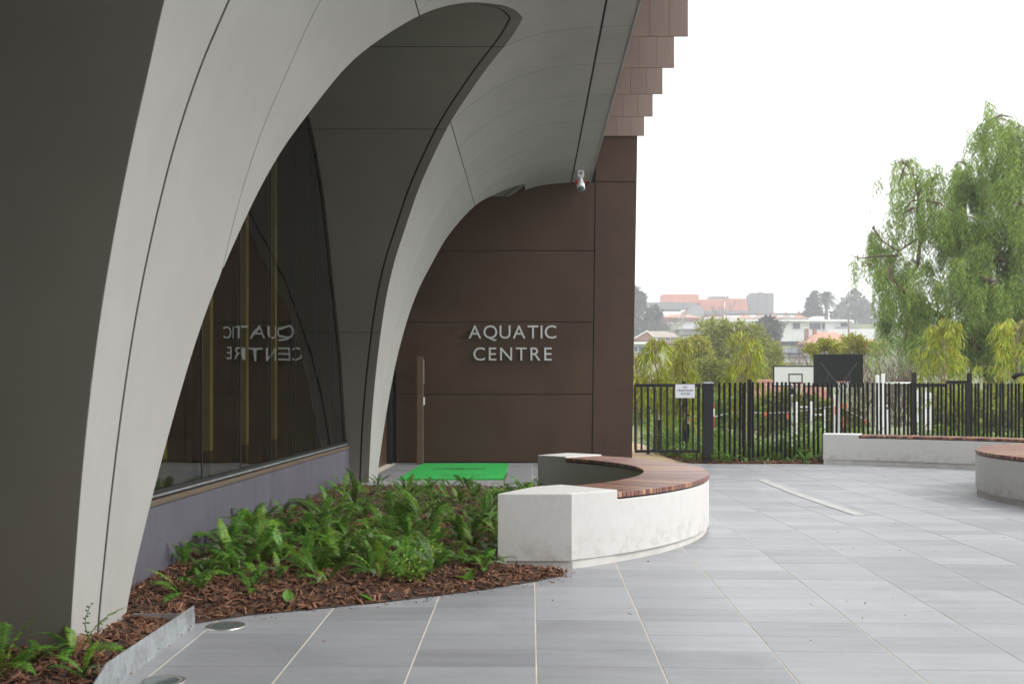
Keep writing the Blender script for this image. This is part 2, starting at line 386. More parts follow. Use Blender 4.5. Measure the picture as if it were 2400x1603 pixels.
def N_of_s(s):
    x0, z0 = P_of_s(max(s - .03, 0)); x1, z1 = P_of_s(min(s + .03, pS[-1])); d = math.hypot(x1 - x0, z1 - z0)
    return -(z1 - z0) / d, (x1 - x0) / d        # points away from the plaza, up and back
S_TOP = pS[-1]; S_GR = float(np.interp(.732, prof[:, 0], pS)); S_J = s_of_z(4.36)

class Edge:
    """side of an arched opening: depth Y as a function of the profile length s"""
    def __init__(s, pts):
        q = smooth_curve([(y, s_of_z(z)) for y, z in pts], 120, 3); s.q = q[np.argsort(q[:, 1])]
        s.top = s.q[-1, 1]
    def __call__(s, v): return float(np.interp(v, s.q[:, 1], s.q[:, 0]))
near1 = Edge([(5.63,-.25),(5.65,.06),(5.72,.24),(5.81,.46),(5.89,.65),(6.07,1.08),(6.34,1.69),(6.53,2.05),(6.68,2.29),(6.95,2.78),(7.19,3.13),(7.6,3.65),(7.87,3.92),(8.11,4.12),(8.31,4.29),(8.57,4.47),(8.74,4.58),(9.01,4.70),(9.25,4.78),(9.49,4.85),(9.71,4.895),(9.96,4.91)])
far1 = Edge([(14.25,-.25),(14.18,.05),(14.13,.23),(13.85,.97),(13.6,1.73),(13.2,2.45),(12.9,2.95),(12.48,3.64),(11.99,4.14),(11.78,4.28),(11.6,4.44),(11.14,4.65),(10.56,4.83),(10.2,4.89),(9.96,4.91)])
far0 = Edge([(5.0,-.25),(4.98,.03),(4.95,.45),(4.9,1.2),(4.87,1.77),(4.83,2.3),(4.77,2.75),(4.66,3.05),(4.45,3.6),(4.2,4.1),(3.9,4.44),(3.45,4.7),(2.9,4.85),(2.3,4.91)])
near0 = Edge([(-.4,-.25),(-.38,.03),(-.35,.45),(-.3,1.2),(-.27,1.77),(-.23,2.3),(-.17,2.75),(-.06,3.05),(.15,3.6),(.4,4.1),(.7,4.44),(1.15,4.7),(1.7,4.85),(2.3,4.91)])
near2 = Edge([(14.97,-.25),(14.99,.16),(15.35,1.4),(15.72,2.59),(16.25,3.55),(16.86,4.36),(17.21,4.57),(17.5,4.74),(17.66,4.85),(17.75,4.905)])
far2 = Edge([(18.28,4.78),(18.22,4.82),(18.05,4.875),(17.9,4.9),(17.75,4.905)])

def soffit_patch(name, s0, s1, ya, yb, material, off=0., rows=None, parent=B, inset=.0, thick=.006, nY=2):
    """panel of the curved soffit between two depth edges, rows along the profile"""
    ya = ya if callable(ya) else (lambda s, v=ya: v); yb = yb if callable(yb) else (lambda s, v=yb: v)
    n = rows or max(2, int((s1 - s0) / .07)); V = []; F = []; ss = np.linspace(s0, s1, n + 1)
    for s in ss:
        x, z = P_of_s(s); nxn, nzn = N_of_s(s); a = ya(s) + inset; b = yb(s) - inset
        if b < a: a = b = .5 * (a + b)
        for k in range(nY + 1): V.append((x + nxn * off, a + (b - a) * k / nY, z + nzn * off))
    w = nY + 1
    for i in range(n):
        for k in range(nY): F.append((i*w + k, (i+1)*w + k, (i+1)*w + k + 1, i*w + k + 1))
    nf = len(F)
    if thick:       # folded edges of the sheet, sharing no vertices with the face
        rim = [i*w for i in range(n+1)], [i*w + nY for i in range(n+1)], list(range(w)), [n*w + k for k in range(w)]
        for ring_ in rim:
            b = len(V)
            for i in ring_:
                s = ss[i // w]; nxn, nzn = N_of_s(s); x, y, z = V[i]; V.append((x, y, z)); V.append((x + nxn*thick, y, z + nzn*thick))
            F += [(b + 2*i, b + 2*i + 1, b + 2*i + 3, b + 2*i + 2) for i in range(len(ring_) - 1)]
    return pydata(name, V, F, material, parent, True)
g = .011
def apex_rows(s0, s1): return np.concatenate([np.linspace(s0, s1 - .12, 40), s1 - .12 * (1 - np.linspace(0, 1, 22)[1:]) ** 2])
# panels of the two piers in view and the vault between them; joints follow the seams of the cladding
sJ = S_J
def pier(front, back, seams, wide, sj):
    """lower part of a pier up to the level joint: strips between the vertical seams"""
    edges = [front] + [(lambda s, v=v: v) for v in seams] + [back]
    for k in range(len(edges) - 1):
        a, b = edges[k], edges[k+1]; wl = wide if k == 1 else g; wr = wide if k == 0 else g
        lo = lambda s, a=a, k=k, wl=wl: (a(s) if k == 0 else max(a(s) + wl/2, front(s)))
        hi = lambda s, b=b, k=k, wr=wr: min(b(s) - (wr/2 if k < len(edges) - 2 else 0), back(s))
        sa = 0.
        if k >= 1:      # a strip begins where its seam leaves the edge of the pier
            for t in np.linspace(0, sj, 200):
                if hi(t) - lo(t) > .004: sa = t; break
        soffit_patch('soffit_panel', sa, sj - .006, lo, hi, M['soffit'])
pier(far0, near1, [5.30, 6.53], .026, sJ)
pier(far1, near2, [14.62], .007, sJ)
# solid bay behind the photographer
soffit_patch('soffit_panel', 0, sJ - .006, -14.0, near0, M['soffit'])
# upper vault: strips across the seams every 1.2 m, from the level joint to the edge groove
seamsY = [-14.0, -10.8, -7.6, -4.4, -1.2] + [8.34 - 1.105 * k for k in range(7, 0, -1)] + [8.34, 9.43, 10.55, 11.74, 12.96, 14.2, 15.4, 16.5, YW]
opens = [(near0, far0, 2.3), (near1, far1, 9.96), (near2, far2, 17.75)]
def free_spans(y0, y1, s):
    spans = [(y0, y1)]
    for nr, fr, mid in opens:
        if s >= nr.top: continue
        a, b = nr(s), (fr(s) if fr is not far2 or s > s_of_z(4.78) else YW + .5)
        out = []
        for u, v in spans:
            if b <= u or a >= v: out.append((u, v)); continue
            if a > u: out.append((u, a))
            if b < v: out.append((b, v))
        spans = out
    return spans
def s_where(edge, y, lo, hi):
    for t in np.linspace(lo, hi, 400):
        if abs(edge(t) - y) < .012: return t
    return None
for y0, y1 in zip(seamsY[:-1], seamsY[1:]):
    a0, b0 = y0 + g/2, y1 - g/2
    hit = [(nr, fr, m) for nr, fr, m in opens if nr(sJ) < b0 and (fr(sJ) if fr is not far2 else YW + 1) > a0]
    sb = S_GR - .012
    if not hit:
        soffit_patch('soffit_panel', sJ + .006, sb, a0, b0, M['soffit']); continue
    nr, fr, m = hit[0]
    fr_s = lambda s, fr=fr: (fr(s) if (fr is not far2 or s > s_of_z(4.78)) else YW + .5)
    # left of the opening
    if nr(sJ) > a0:
        soffit_patch('soffit_panel', sJ + .006, sb if m > b0 else nr.top, a0, lambda s, nr=nr: min(nr(s) if s < nr.top else 99, b0), M['soffit'], rows=70)
        if m <= b0 and fr_s(sJ) > b0: soffit_patch('soffit_panel', nr.top, sb, a0, b0, M['soffit'])
    elif fr_s(sJ) < b0:
        soffit_patch('soffit_panel', sJ + .006, sb if m < a0 else nr.top, lambda s, f=fr_s, nr=nr: max(f(s) if s < nr.top else -99, a0), b0, M['soffit'], rows=70)
    else:
        # the seam strip lies over the opening: it starts where the arch gives way
        st = None
        for t in np.linspace(sJ, nr.top, 500):
            if nr(t) > a0 or fr_s(t) < b0: st = t; break
        st = st or nr.top
        if a0 < m < b0:
            ss = float(nr.top)
            soffit_patch('soffit_panel', st, ss, a0, lambda s, nr=nr: max(a0, min(nr(s), m)), M['soffit'], rows=60)
            soffit_patch('soffit_panel', st, ss, lambda s, f=fr_s: min(b0, max(f(s), m)), b0, M['soffit'], rows=60)
            soffit_patch('soffit_panel', ss, sb, a0, b0, M['soffit'])
        elif b0 <= m:
            soffit_patch('soffit_panel', st, sb, a0, lambda s, nr=nr: max(a0, min(nr(s) if s < nr.top else 99, b0)), M['soffit'], rows=80)
        else:
            soffit_patch('soffit_panel', st, sb, lambda s, f=fr_s, nr=nr: min(b0, max(f(s) if s < nr.top else -99, a0)), b0, M['soffit'], rows=80)
# flat margin of the canopy beyond the groove
for y0, y1 in zip(seamsY[:-1], seamsY[1:]):
    soffit_patch('edge_panel', S_GR + .012, S_TOP, y0 + g/2, y1 - g/2, M['soffit'], rows=4)
# black backing in the joints
def backing(s0, s1, lo, hi): soffit_patch('joint_backing', s0, s1, lo, hi, M['gap'], off=.008, thick=0)
backing(0, sJ, lambda s: far0(s) + .03, lambda s: near1(s) - .03)
backing(0, sJ, lambda s: far1(s) + .03, lambda s: near2(s) - .03)
backing(0, sJ, -14, lambda s: near0(s) - .03)
backing(sJ - .03, near1.top, lambda s: far0(s) + .03, lambda s: near1(s) - .03)
backing(sJ - .03, near1.top, lambda s: far1(s) + .03, lambda s: near2(s) - .03)
backing(sJ - .03, near1.top, -14, lambda s: near0(s) - .03)
backing(near1.top, S_TOP - .01, -14, YW - .01)
# edge trim and roof mass
MB().box(1.052, 1.075, -14, YW - .012, 5.035, 5.14).build('canopy_edge', M['soffit'], B)
MB().box(-5.6, 1.045, -14, YW + 3.5, 5.145, 9.2).build('upper_storey', M['bronze'], B)
MB().box(-9.0, -7.2, -14, YW + 3.5, 5.145, 9.2).build('upper_storey', M['bronze'], B)  # gap beside this box is an unseen roof opening added to light the interior

MB().box(-9.0, 4.6, -14.2, -4.6, -.4, 9.2).build('added_shade_wing', M['bronze'], B)  # unseen wing added behind the camera to shade near pier and bench end
for i in range(11):  # cladding on the front of the added wing
    for j in range(6):
        MB().box(-8.9 + 1.225 * i, -8.9 + 1.225 * i + 1.213, -4.598, -4.57, .05 + 1.5 * j, .05 + 1.5 * j + 1.488).build('wall_panel', M['bronze'], B)
# reveals of the arched openings, extruded back to the glazing
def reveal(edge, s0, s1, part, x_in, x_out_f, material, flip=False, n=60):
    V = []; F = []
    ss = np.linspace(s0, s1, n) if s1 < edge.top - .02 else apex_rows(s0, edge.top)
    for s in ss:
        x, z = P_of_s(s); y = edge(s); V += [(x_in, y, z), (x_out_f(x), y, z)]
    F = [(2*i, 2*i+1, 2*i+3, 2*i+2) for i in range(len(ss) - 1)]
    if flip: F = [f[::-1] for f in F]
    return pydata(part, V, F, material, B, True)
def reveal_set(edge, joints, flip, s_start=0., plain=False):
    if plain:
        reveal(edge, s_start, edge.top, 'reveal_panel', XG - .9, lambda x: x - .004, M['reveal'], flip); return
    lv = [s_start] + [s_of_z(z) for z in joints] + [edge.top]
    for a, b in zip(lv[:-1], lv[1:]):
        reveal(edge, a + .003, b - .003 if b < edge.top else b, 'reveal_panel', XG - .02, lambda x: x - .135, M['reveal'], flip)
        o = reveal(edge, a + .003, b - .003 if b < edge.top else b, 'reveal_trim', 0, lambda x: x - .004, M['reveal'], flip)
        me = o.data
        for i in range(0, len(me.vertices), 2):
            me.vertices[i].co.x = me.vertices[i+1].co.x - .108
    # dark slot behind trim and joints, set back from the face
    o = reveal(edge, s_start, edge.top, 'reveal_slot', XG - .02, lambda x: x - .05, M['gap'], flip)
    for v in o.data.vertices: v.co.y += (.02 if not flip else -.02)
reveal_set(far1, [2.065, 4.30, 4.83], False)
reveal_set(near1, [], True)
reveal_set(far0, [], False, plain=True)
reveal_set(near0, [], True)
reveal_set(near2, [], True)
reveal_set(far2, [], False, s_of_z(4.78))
# black shadow gap where glazing meets the far pier
V = []; F = []
for s in np.linspace(0, far1.top - .3, 60):
    x, z = P_of_s(s); y = far1(s); V += [(XG + .02, y - .075, z), (XG + .02, y - .008, z)]
F = [(2*i, 2*i+1, 2*i+3, 2*i+2) for i in range(59)]
pydata('glazing_seal', V, F, M['gap'], B)
# plinth wall under the glass, sill and frame
MB().box(XG - .25, XG + .045, 5.06, 14.35, -.3, .515).build('plinth_wall', M['plinth'], B, .006)
MB().box(XG - .2, XG + .06, 5.0, 14.3, .517, .553).build('sill', M['sill'], B, .004)
MB().box(XG - .05, XG + .028, 5.0, 14.25, .555, .607).build('frame_rail', M['frame'], B, .006)
MB().box(XG - .03, XG + .04, 5.0, 14.25, .570, .582).build('frame_bead', M['steel'], B)
mull = [5.06] + [7.876 + 1.045 * k for k in range(-2, 7)]
for k, y in enumerate(mull[:-1]):
    if mull[k+1] > 14.9: break
    MB().box(XG - .008, XG + .004, y + .008, min(mull[k+1], 14.4) - .008, .6, 5.0).build('glass_pane', M['glass'], B)
for y in mull:
    if y > 14.2: continue
    MB().box(XG - .012, XG + .0075, y - .0075, y + .0075, .6, 5.0).build('glazing_joint', M['frame'], B)
    MB().box(XG - .07, XG - .02, y - .02, y + .02, .6, 5.0).build('mullion', M['frame'], B, .004)
    if y > 11: continue
    MB().box(XG - .115, XG - .03, y + .31, y + .39, .80, 5.0).build('interior_post', M['wood_in'], B, .004)
    MB().box(XG - .115, XG - .03, y + .31, y + .39, .45, .798).build('interior_post_base', M['interior'], B, .004)
for k in range(-1, 5):    # doors' bay beyond the far pier
    pass
# interior seen dimly through the glass
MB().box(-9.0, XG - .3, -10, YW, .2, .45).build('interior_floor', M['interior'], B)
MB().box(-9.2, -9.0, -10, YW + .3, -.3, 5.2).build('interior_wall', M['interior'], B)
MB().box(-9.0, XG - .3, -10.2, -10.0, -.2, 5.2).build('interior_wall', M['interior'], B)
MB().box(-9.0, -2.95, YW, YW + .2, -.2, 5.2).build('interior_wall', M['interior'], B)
# far bay: recessed dark doors beside the end wall
MB().box(XG - .05, XG + .0, 15.0, YW - .25, .03, 4.8).build('sliding_door', M['bronze'], B, .004)
MB().box(XG - .05, XG + .08, YW - .22, YW - .03, .02, 4.7).build('door_jamb', M['frame'], B, .003)

# end wall: dark bronze panels on a black backing
def wall_quad(xa0, xa1, xb0, xb1, z0, z1, y=YW, t=.03, name='wall_panel', m=None):
    """panel between z0 and z1; xa at the bottom, xb at the top"""
    V = [(xa0, y, z0), (xa1, y, z0), (xb1, y, z1), (xb0, y, z1), (xa0, y + t, z0), (xa1, y + t, z0), (xb1, y + t, z1), (xb0, y + t, z1)]
    F = [(0,1,2,3), (5,4,7,6), (4,0,3,7), (1,5,6,2), (3,2,6,7), (4,5,1,0)]
    o = pydata(name, V, F, m or M['bronze'], B); md = o.modifiers.new('b', 'BEVEL'); md.width = .003; md.segments = 1
    return o
lerp = lambda a, b, t: a + (b - a) * t
jx = lambda z: lerp(1.10, 1.166, z / 5.83); ex = lambda z: lerp(1.815, 1.914, z / 5.83)
zs = [.045, 1.258, 2.546, 3.82, 5.04]
for a, b in zip(zs[:-1], zs[1:]):
    wall_quad(-2.40, jx(a) - .009, -2.40, jx(b) - .009, a + .006, b - .006)
wall_quad(jx(.03) + .009, ex(.03), jx(5.045) + .009, ex(5.045), .045, 5.045)
wall_quad(jx(5.06) + .009, ex(5.06), jx(6.4) + .009, ex(6.4), 5.06, 6.4)
wall_quad(-2.46, ex(0) - .004, -2.46, ex(5.8) - .004, -.3, 5.8, y=YW + .034, t=.1, name='wall_backing', m=M['gap'])
V = [(ex(0), YW + .14, -.3), (ex(0), YW + 3.5, -.3), (ex(5.86), YW + 3.5, 5.86), (ex(5.86), YW + .14, 5.86)]
MB().add(V + [(x - .12, y, z) for x, y, z in V], [(0,1,2,3), (7,6,5,4), (4,0,3,7), (1,5,6,2)]).build('side_wall', M['bronze'], B)
# sunshade fins standing out from the upper wall
for k in range(8):
    y = 18.28 - 1.268 * k
    fin = MB().box(1.08, 2.0, y + .012, y + .05, 5.88, 9.0).build('sunshade_fin', M['char'], B)
    xs_ = [1.085, 1.29, 1.535, 1.785, 2.034]
    for a, b in zip(xs_[:-1], xs_[1:]):
        MB().box(a + .0008, b - .0008, y - .012, y + .011, 5.863, 9.0).build('fin_panel', M['bronze_fin'], fin, .003, seg=1)

# wall sign: raised letters
def text_mesh(txt, size, depth, spacing=1.0, bold=0.):
    cu = bpy.data.curves.new('t', 'FONT'); cu.body = txt; cu.size = size; cu.extrude = depth; cu.space_character = spacing; cu.resolution_u = 6; cu.offset = bold
    o = bpy.data.objects.new('t', cu); COL.objects.link(o)
    dg = bpy.context.evaluated_depsgraph_get(); me = bpy.data.meshes.new_from_object(o.evaluated_get(dg)); bpy.data.objects.remove(o); bpy.data.curves.remove(cu)
    return me
def letters(rows, m, parent, y, depth):
    for txt, x0, x1, zb, h in rows:
        mm = [text_mesh(c, 1, .001) for c in txt]
        ws = []
        for me in mm:
            c = np.array([v.co[:] for v in me.vertices]); ws.append((c[:, 0].min(), c[:, 0].max(), c[:, 1].min(), c[:, 1].max()))
        cap = max(w[3] for w, ch in zip(ws, txt) if ch in 'ITENAR'); k = h / cap
        tot = sum((w[1] - w[0]) * k for w in ws); gap = (x1 - x0 - tot) / max(len(txt) - 1, 1); x = x0
        for ch, w in zip(txt, ws):
            me = text_mesh(ch, 1, depth / k / 2)
            for v in me.vertices:
                cx_, cy_, cz_ = v.co; v.co = (x + (cx_ - w[0]) * k, y - cz_ * k, zb + cy_ * k)
            me.name = 'letter'; me.update(); x += (w[1] - w[0]) * k + gap
            mesh_obj('letter', me, m, parent)
def wx(px, Y=YW): return (px - 1243) / 2400 * Y
def wz(py, Y=YW): return EYE - (py - 925) / 2400 * Y
SG = thing('wall_sign', 'raised silver letters reading AQUATIC CENTRE on the dark bronze wall', 'sign', (wx(1201), YW - .05, wz(804)))
letters([('AQUATIC', wx(1099), wx(1303.5), wz(793.5), wz(763.5) - wz(793.5)), ('CENTRE', wx(1110), wx(1293), wz(845), wz(815) - wz(845))], M['letter'], SG, YW - .062, .035)

# ------------------------------------------------------------------ benches
def ring(c, r, a0, a1, n): return [(c[0] + r * math.cos(lerp(a0, a1, i / n)), c[1] + r * math.sin(lerp(a0, a1, i / n))) for i in range(n + 1)]
def sweep(c, r0, r1, a0, a1, z0, z1, n=64):
    mb = MB(); V = []; F = []
    for i in range(n + 1):
        a = lerp(a0, a1, i / n); ca, sa = math.cos(a), math.sin(a)
        for r, z in ((r0, z0), (r1, z0), (r1, z1), (r0, z1)): V.append((c[0] + r * ca, c[1] + r * sa, z if not callable(z) else z(c[0] + r * ca, c[1] + r * sa)))
    for i in range(n):
        for k in range(4):
            k2 = (k + 1) % 4; F.append((4*i + k, 4*i + k2, 4*(i+1) + k2, 4*(i+1) + k))
    F += [(0, 3, 2, 1), (4*n, 4*n+1, 4*n+2, 4*n+3)]
    mb.add(V, F); return mb
def bench(label, c, R, r, t0, t1, blocks, ztop=.53, zbody=.073, pitch=.0475, rim=.0, name='curved_bench'):
    """concrete ring sector with a slatted timber seat between angles t0 and t1 and raised end blocks"""
    mid = .5 * (t0 + t1); base = (c[0] + .5*(R+r)*math.cos(mid), c[1] + .5*(R+r)*math.sin(mid), gz(c[0] + R*math.cos(mid), c[1] + R*math.sin(mid)))
    T = thing(name, label, 'bench', base, None)
    zs_ = ztop - .053; inner = ring(c, r, t1, t0, 72); outer = ring(c, R, t0, t1, 96)
    bm = bmesh.new(); cache = {}
    def bv(p, z):
        k_ = (round(p[0], 4), round(p[1], 4), round(z, 4))
        if k_ not in cache: cache[k_] = bm.verts.new((p[0], p[1], z))
        return cache[k_]
    tops = [outer + inner] + [b_[0] for b_ in blocks]; cnt = {}
    for poly in tops:
        for i in range(len(poly)):
            e_ = (bv(poly[i], zs_), bv(poly[(i + 1) % len(poly)], zs_)); kk = frozenset(e_)
            if len(kk) == 2: cnt.setdefault(kk, []).append((poly[i], poly[(i + 1) % len(poly)]))
    tf = [bm.faces.new([bv(p, zs_) for p in poly]) for poly in tops]
    for kk, l_ in cnt.items():
        if len(l_) == 1:
            p, q_ = l_[0]; bm.faces.new([bv(p, zbody), bv(q_, zbody), bv(q_, zs_), bv(p, zs_)])
    for f_, (poly, zb) in zip(tf[1:], blocks):
        ex_ = bmesh.ops.extrude_face_region(bm, geom=[f_]); vs_ = [v for v in ex_['geom'] if isinstance(v, bmesh.types.BMVert)]
        bmesh.ops.translate(bm, verts=vs_, vec=(0, 0, zb - zs_)); bmesh.ops.delete(bm, geom=[f_], context='FACES_ONLY')
    bmesh.ops.recalc_face_normals(bm, faces=bm.faces); me = bpy.data.meshes.new('concrete_body'); bm.to_mesh(me); bm.free()
    o = mesh_obj('concrete_body', me, M['concrete'], T); md = o.modifiers.new('bevel', 'BEVEL'); md.width = .014; md.segments = 2; md.limit_method = 'ANGLE'; md.angle_limit = R_(35)
    sweep(c, r + .02, R - .02, t0 - .03, t1 + .03, lambda x, y: gz(x, y) - .03, zbody + .001, 72).build('plinth', M['plinth_conc'], T)
    sweep(c, r + .03, R - .02, t0, t1, ztop - .054, ztop - .0415, 72).build('dark_gap_strip', M['black'], T)  # black strip put in as the dark gap between slats and concrete
    n = int(round((t1 - t0) * R / pitch)); da = (t1 - t0) / n; hw = math.tan(da / 2)
    g_ = .0028
    V = []
    for rr in (r - .004, R + .004):
        for sgn in (-1, 1):
            for z in (ztop - .040, ztop): V.append((rr, sgn * (rr * hw - g_), z))
    F = [(0,1,3,2), (4,6,7,5), (0,4,5,1), (2,3,7,6), (1,5,7,3), (0,2,6,4)]
    bm = bmesh.new(); vs = [bm.verts.new(v) for v in V]
    for f in F: bm.faces.new([vs[i] for i in f])
    bmesh.ops.recalc_face_normals(bm, faces=bm.faces); bmesh.ops.bevel(bm, geom=bm.edges[:] , offset=.005, segments=2, affect='EDGES', profile=.6)
    me = bpy.data.meshes.new('slat'); bm.to_mesh(me); bm.free(); me.materials.append(M['slat'])
    for i in range(n):
        o = mesh_obj('slat', me, None, T); o.location = (c[0], c[1], rnd.uniform(-.001, .001)); o.rotation_euler = (0, 0, t0 + da * (i + .5))
    for poly, zb in blocks:
        cxm = sum(p[0] for p in poly) / len(poly); cym = sum(p[1] for p in poly) / len(poly)
        MB().prism([(lerp(x, cxm, .05), lerp(y, cym, .05)) for x, y in poly], lambda x, y: gz(x, y) - .03, zbody + .001).build('plinth', M['plinth_conc'], T)
    return T
t0, t1 = R_(-47.5), R_(42.5)
outer_near = [p for p in ring(BC, BR, R_(-56), t0, 8)]; outer_near = [p for p in outer_near if p[1] > 7.27]
inner_near = ring(BC, Br, t0, R_(-53.5), 4)
near_blk = [(-.236, 7.26), (.300, 7.26)] + outer_near + inner_near
far_blk = ring(BC, Br, R_(52), t1, 5) + ring(BC, BR, t1, R_(52), 6)
bench('curved pale concrete bench with reddish slatted seat at the fern bed', BC, BR, Br, t0, t1, [(near_blk, .549), (far_blk, .545)])
# far bench: the plaza side is its hollow side
C2 = (3.3, 12.7); r2 = 6.08; R2 = 6.65; a_l = math.atan2(18.46 - 12.7, 5.27 - 3.3)
a_b = a_l - .62 / 6.1
bench('long curved concrete bench with dark slatted seat backing on the picket fence', C2, R2, r2, R_(2), a_b,
      [(ring(C2, r2, a_l, a_b, 4) + ring(C2, R2, a_b, a_l, 4), .543)], ztop=.527, zbody=.085, pitch=.05)
C3 = (8.77, 12.05)
bench('round ended concrete bench with wet reddish slats cut by the right frame edge', C3, 3.24, 2.6, R_(118), R_(262), [], ztop=.545, zbody=.055)

# ------------------------------------------------------------------ mulch bed
def bed_mesh(poly, step, rise, rough, name, seed=3):
    r = random.Random(seed); pts = [Vector(p) for p in poly]; edge_pts = []
    for i in range(len(pts)):
        a, b = pts[i], pts[(i + 1) % len(pts)]; n = max(1, int((b - a).length / step))
        for k in range(n): edge_pts.append(a + (b - a) * (k / n))
    ne = len(edge_pts); allp = list(edge_pts)
    x0, x1 = min(p.x for p in pts), max(p.x for p in pts); y0, y1 = min(p.y for p in pts), max(p.y for p in pts)
    y = y0
    while y < y1:
        x = x0
        while x < x1:
            q = (x + r.uniform(-.3, .3) * step, y + r.uniform(-.3, .3) * step)
            if inside(q, poly) and dist_edge(q, poly) > step * .4: allp.append(Vector(q))
            x += step
        y += step
    res = delaunay_2d_cdt(allp, [(i, (i + 1) % ne) for i in range(ne)], [list(range(ne))], 1, 1e-5)
    vs, fs = res[0], res[2]; V = []
    for v in vs:
        d = dist_edge((v.x, v.y), poly); V.append((v.x, v.y, gz(v.x, v.y) + .004 + rise * min(1, d / .35) + r.uniform(-1, 1) * rough * min(1, d / .1)))
    return V, [tuple(f) for f in fs]
def chips(n, poly_pts, size, seed):
    """bark chips: thin bent slivers lying every way; poly_pts gives positions (x, y, z)"""
    g_ = np.random.default_rng(seed); P = np.asarray(poly_pts)[g_.integers(0, len(poly_pts), n)] if len(poly_pts) != n else np.asarray(poly_pts)
    L = size * g_.uniform(.35, 1.5, n) ; W = size * g_.uniform(.12, .36, n); T = size * g_.uniform(.03, .09, n)
    yaw = g_.uniform(0, 2*np.pi, n); pit = g_.normal(0, .42, n); rol = g_.normal(0, .5, n)
    base = np.array([[-.5,-.5,0],[.5,-.35,0],[.5,.4,0],[-.5,.5,0],[-.42,-.4,1],[.4,-.3,1],[.42,.3,1],[-.4,.42,1]])
    Vv = np.repeat(base[None], n, 0) * np.stack([L, W, T], 1)[:, None, :]
    Vv[:, :, 2] += (np.abs(base[None, :, 0]) * -.08 * L[:, None])
    def rot(V, ax, a):
        c, s = np.cos(a)[:, None], np.sin(a)[:, None]; i, j = [(1, 2), (2, 0), (0, 1)][ax]; W2 = V.copy()
        W2[:, :, i] = c * V[:, :, i] - s * V[:, :, j]; W2[:, :, j] = s * V[:, :, i] + c * V[:, :, j]; return W2
    Vv = rot(rot(rot(Vv, 0, rol), 1, pit), 2, yaw) + P[:, None, :]
    Fb = np.array([(0,3,2,1),(4,5,6,7),(0,1,5,4),(1,2,6,5),(2,3,7,6),(3,0,4,7)])
    return Vv.reshape(-1, 3), (Fb[None] + 8 * np.arange(n)[:, None, None]).reshape(-1, 4)
bV, bF = bed_mesh(BED, .075, .05, .012, 'mulch')
bed = pydata('garden_bed', bV, bF, M['mulch'], None, True); tag(bed, kind='structure')
def scatter_bed(n, poly, dens, seed, zoff=.012):
    g_ = random.Random(seed); P = []
    xs_ = [p[0] for p in poly]; ys_ = [p[1] for p in poly]
    while len(P) < n:
        x = g_.uniform(min(xs_), max(xs_)); y = g_.uniform(min(ys_), max(ys_))
        if not inside((x, y), poly) or g_.random() > dens(x, y): continue
        d = dist_edge((x, y), poly); P.append((x, y, gz(x, y) + .004 + .05 * min(1, d / .35) + zoff * g_.uniform(.2, 1.6)))
    return P
P1 = scatter_bed(15000, BED, lambda x, y: 1.0 if y < 7.6 else (.35 if y < 10 else .2), 5)
cV, cF = chips(15000, P1, .058, 21)
mesh_obj('bark_chips', np_mesh('bark_chips', cV, cF), M['chip'], bed, 'stuff')
gV, gF = chips(len(GRIT_P), GRIT_P, .022, 77)
mesh_obj('grit', np_mesh('grit', gV, gF), M['chip'], paving, 'stuff')

# ------------------------------------------------------------------ ferns
def leaf_mat(name, col, rough=.5, trans=.25, isl=.3, objv=.18, spec=.5, col2=None, hue=.03):
    m = mat(name, col, rough, isl_var=isl, obj_var=objv, trans=trans, spec=spec, col2=col2, scale=1.5)
    N, L = m.node_tree.nodes, m.node_tree.links; b = N['Principled BSDF']; src = b.inputs['Base Color'].links[0].from_socket
    geo = [n for n in N if n.type == 'NEW_GEOMETRY'][0]; mu = N.new('ShaderNodeMath'); mu.operation = 'MULTIPLY'; mu.inputs[1].default_value = 13.7; fr_ = N.new('ShaderNodeMath'); fr_.operation = 'FRACT'
    L.new(geo.outputs['Random Per Island'], mu.inputs[0]); L.new(mu.outputs[0], fr_.inputs[0])
    mr = N.new('ShaderNodeMapRange'); mr.inputs['To Min'].default_value = .5 - hue; mr.inputs['To Max'].default_value = .5 + hue * .7; L.new(fr_.outputs[0], mr.inputs['Value'])
    h = N.new('ShaderNodeHueSaturation'); L.new(mr.outputs[0], h.inputs['Hue']); L.new(src, h.inputs['Color']); L.new(h.outputs[0], b.inputs['Base Color'])
    for n in N:
        if n.type == 'BSDF_TRANSLUCENT': L.new(h.outputs[0], n.inputs['Color'])
    return m
M['fern'] = leaf_mat('fern_green', (.085, .205, .026), .38, .28, .32, .5, spec=.3, hue=.03)
M['fern_light'] = leaf_mat('fern_fresh', (.16, .31, .035), .42, .32, .2, .3, spec=.3)
M['fern_grey'] = leaf_mat('fern_pale', (.24, .32, .18), .5, .2, .2, .3)
M['fern_dry'] = leaf_mat('fern_dry', (.18, .085, .035), .7, .15, .3, .3)
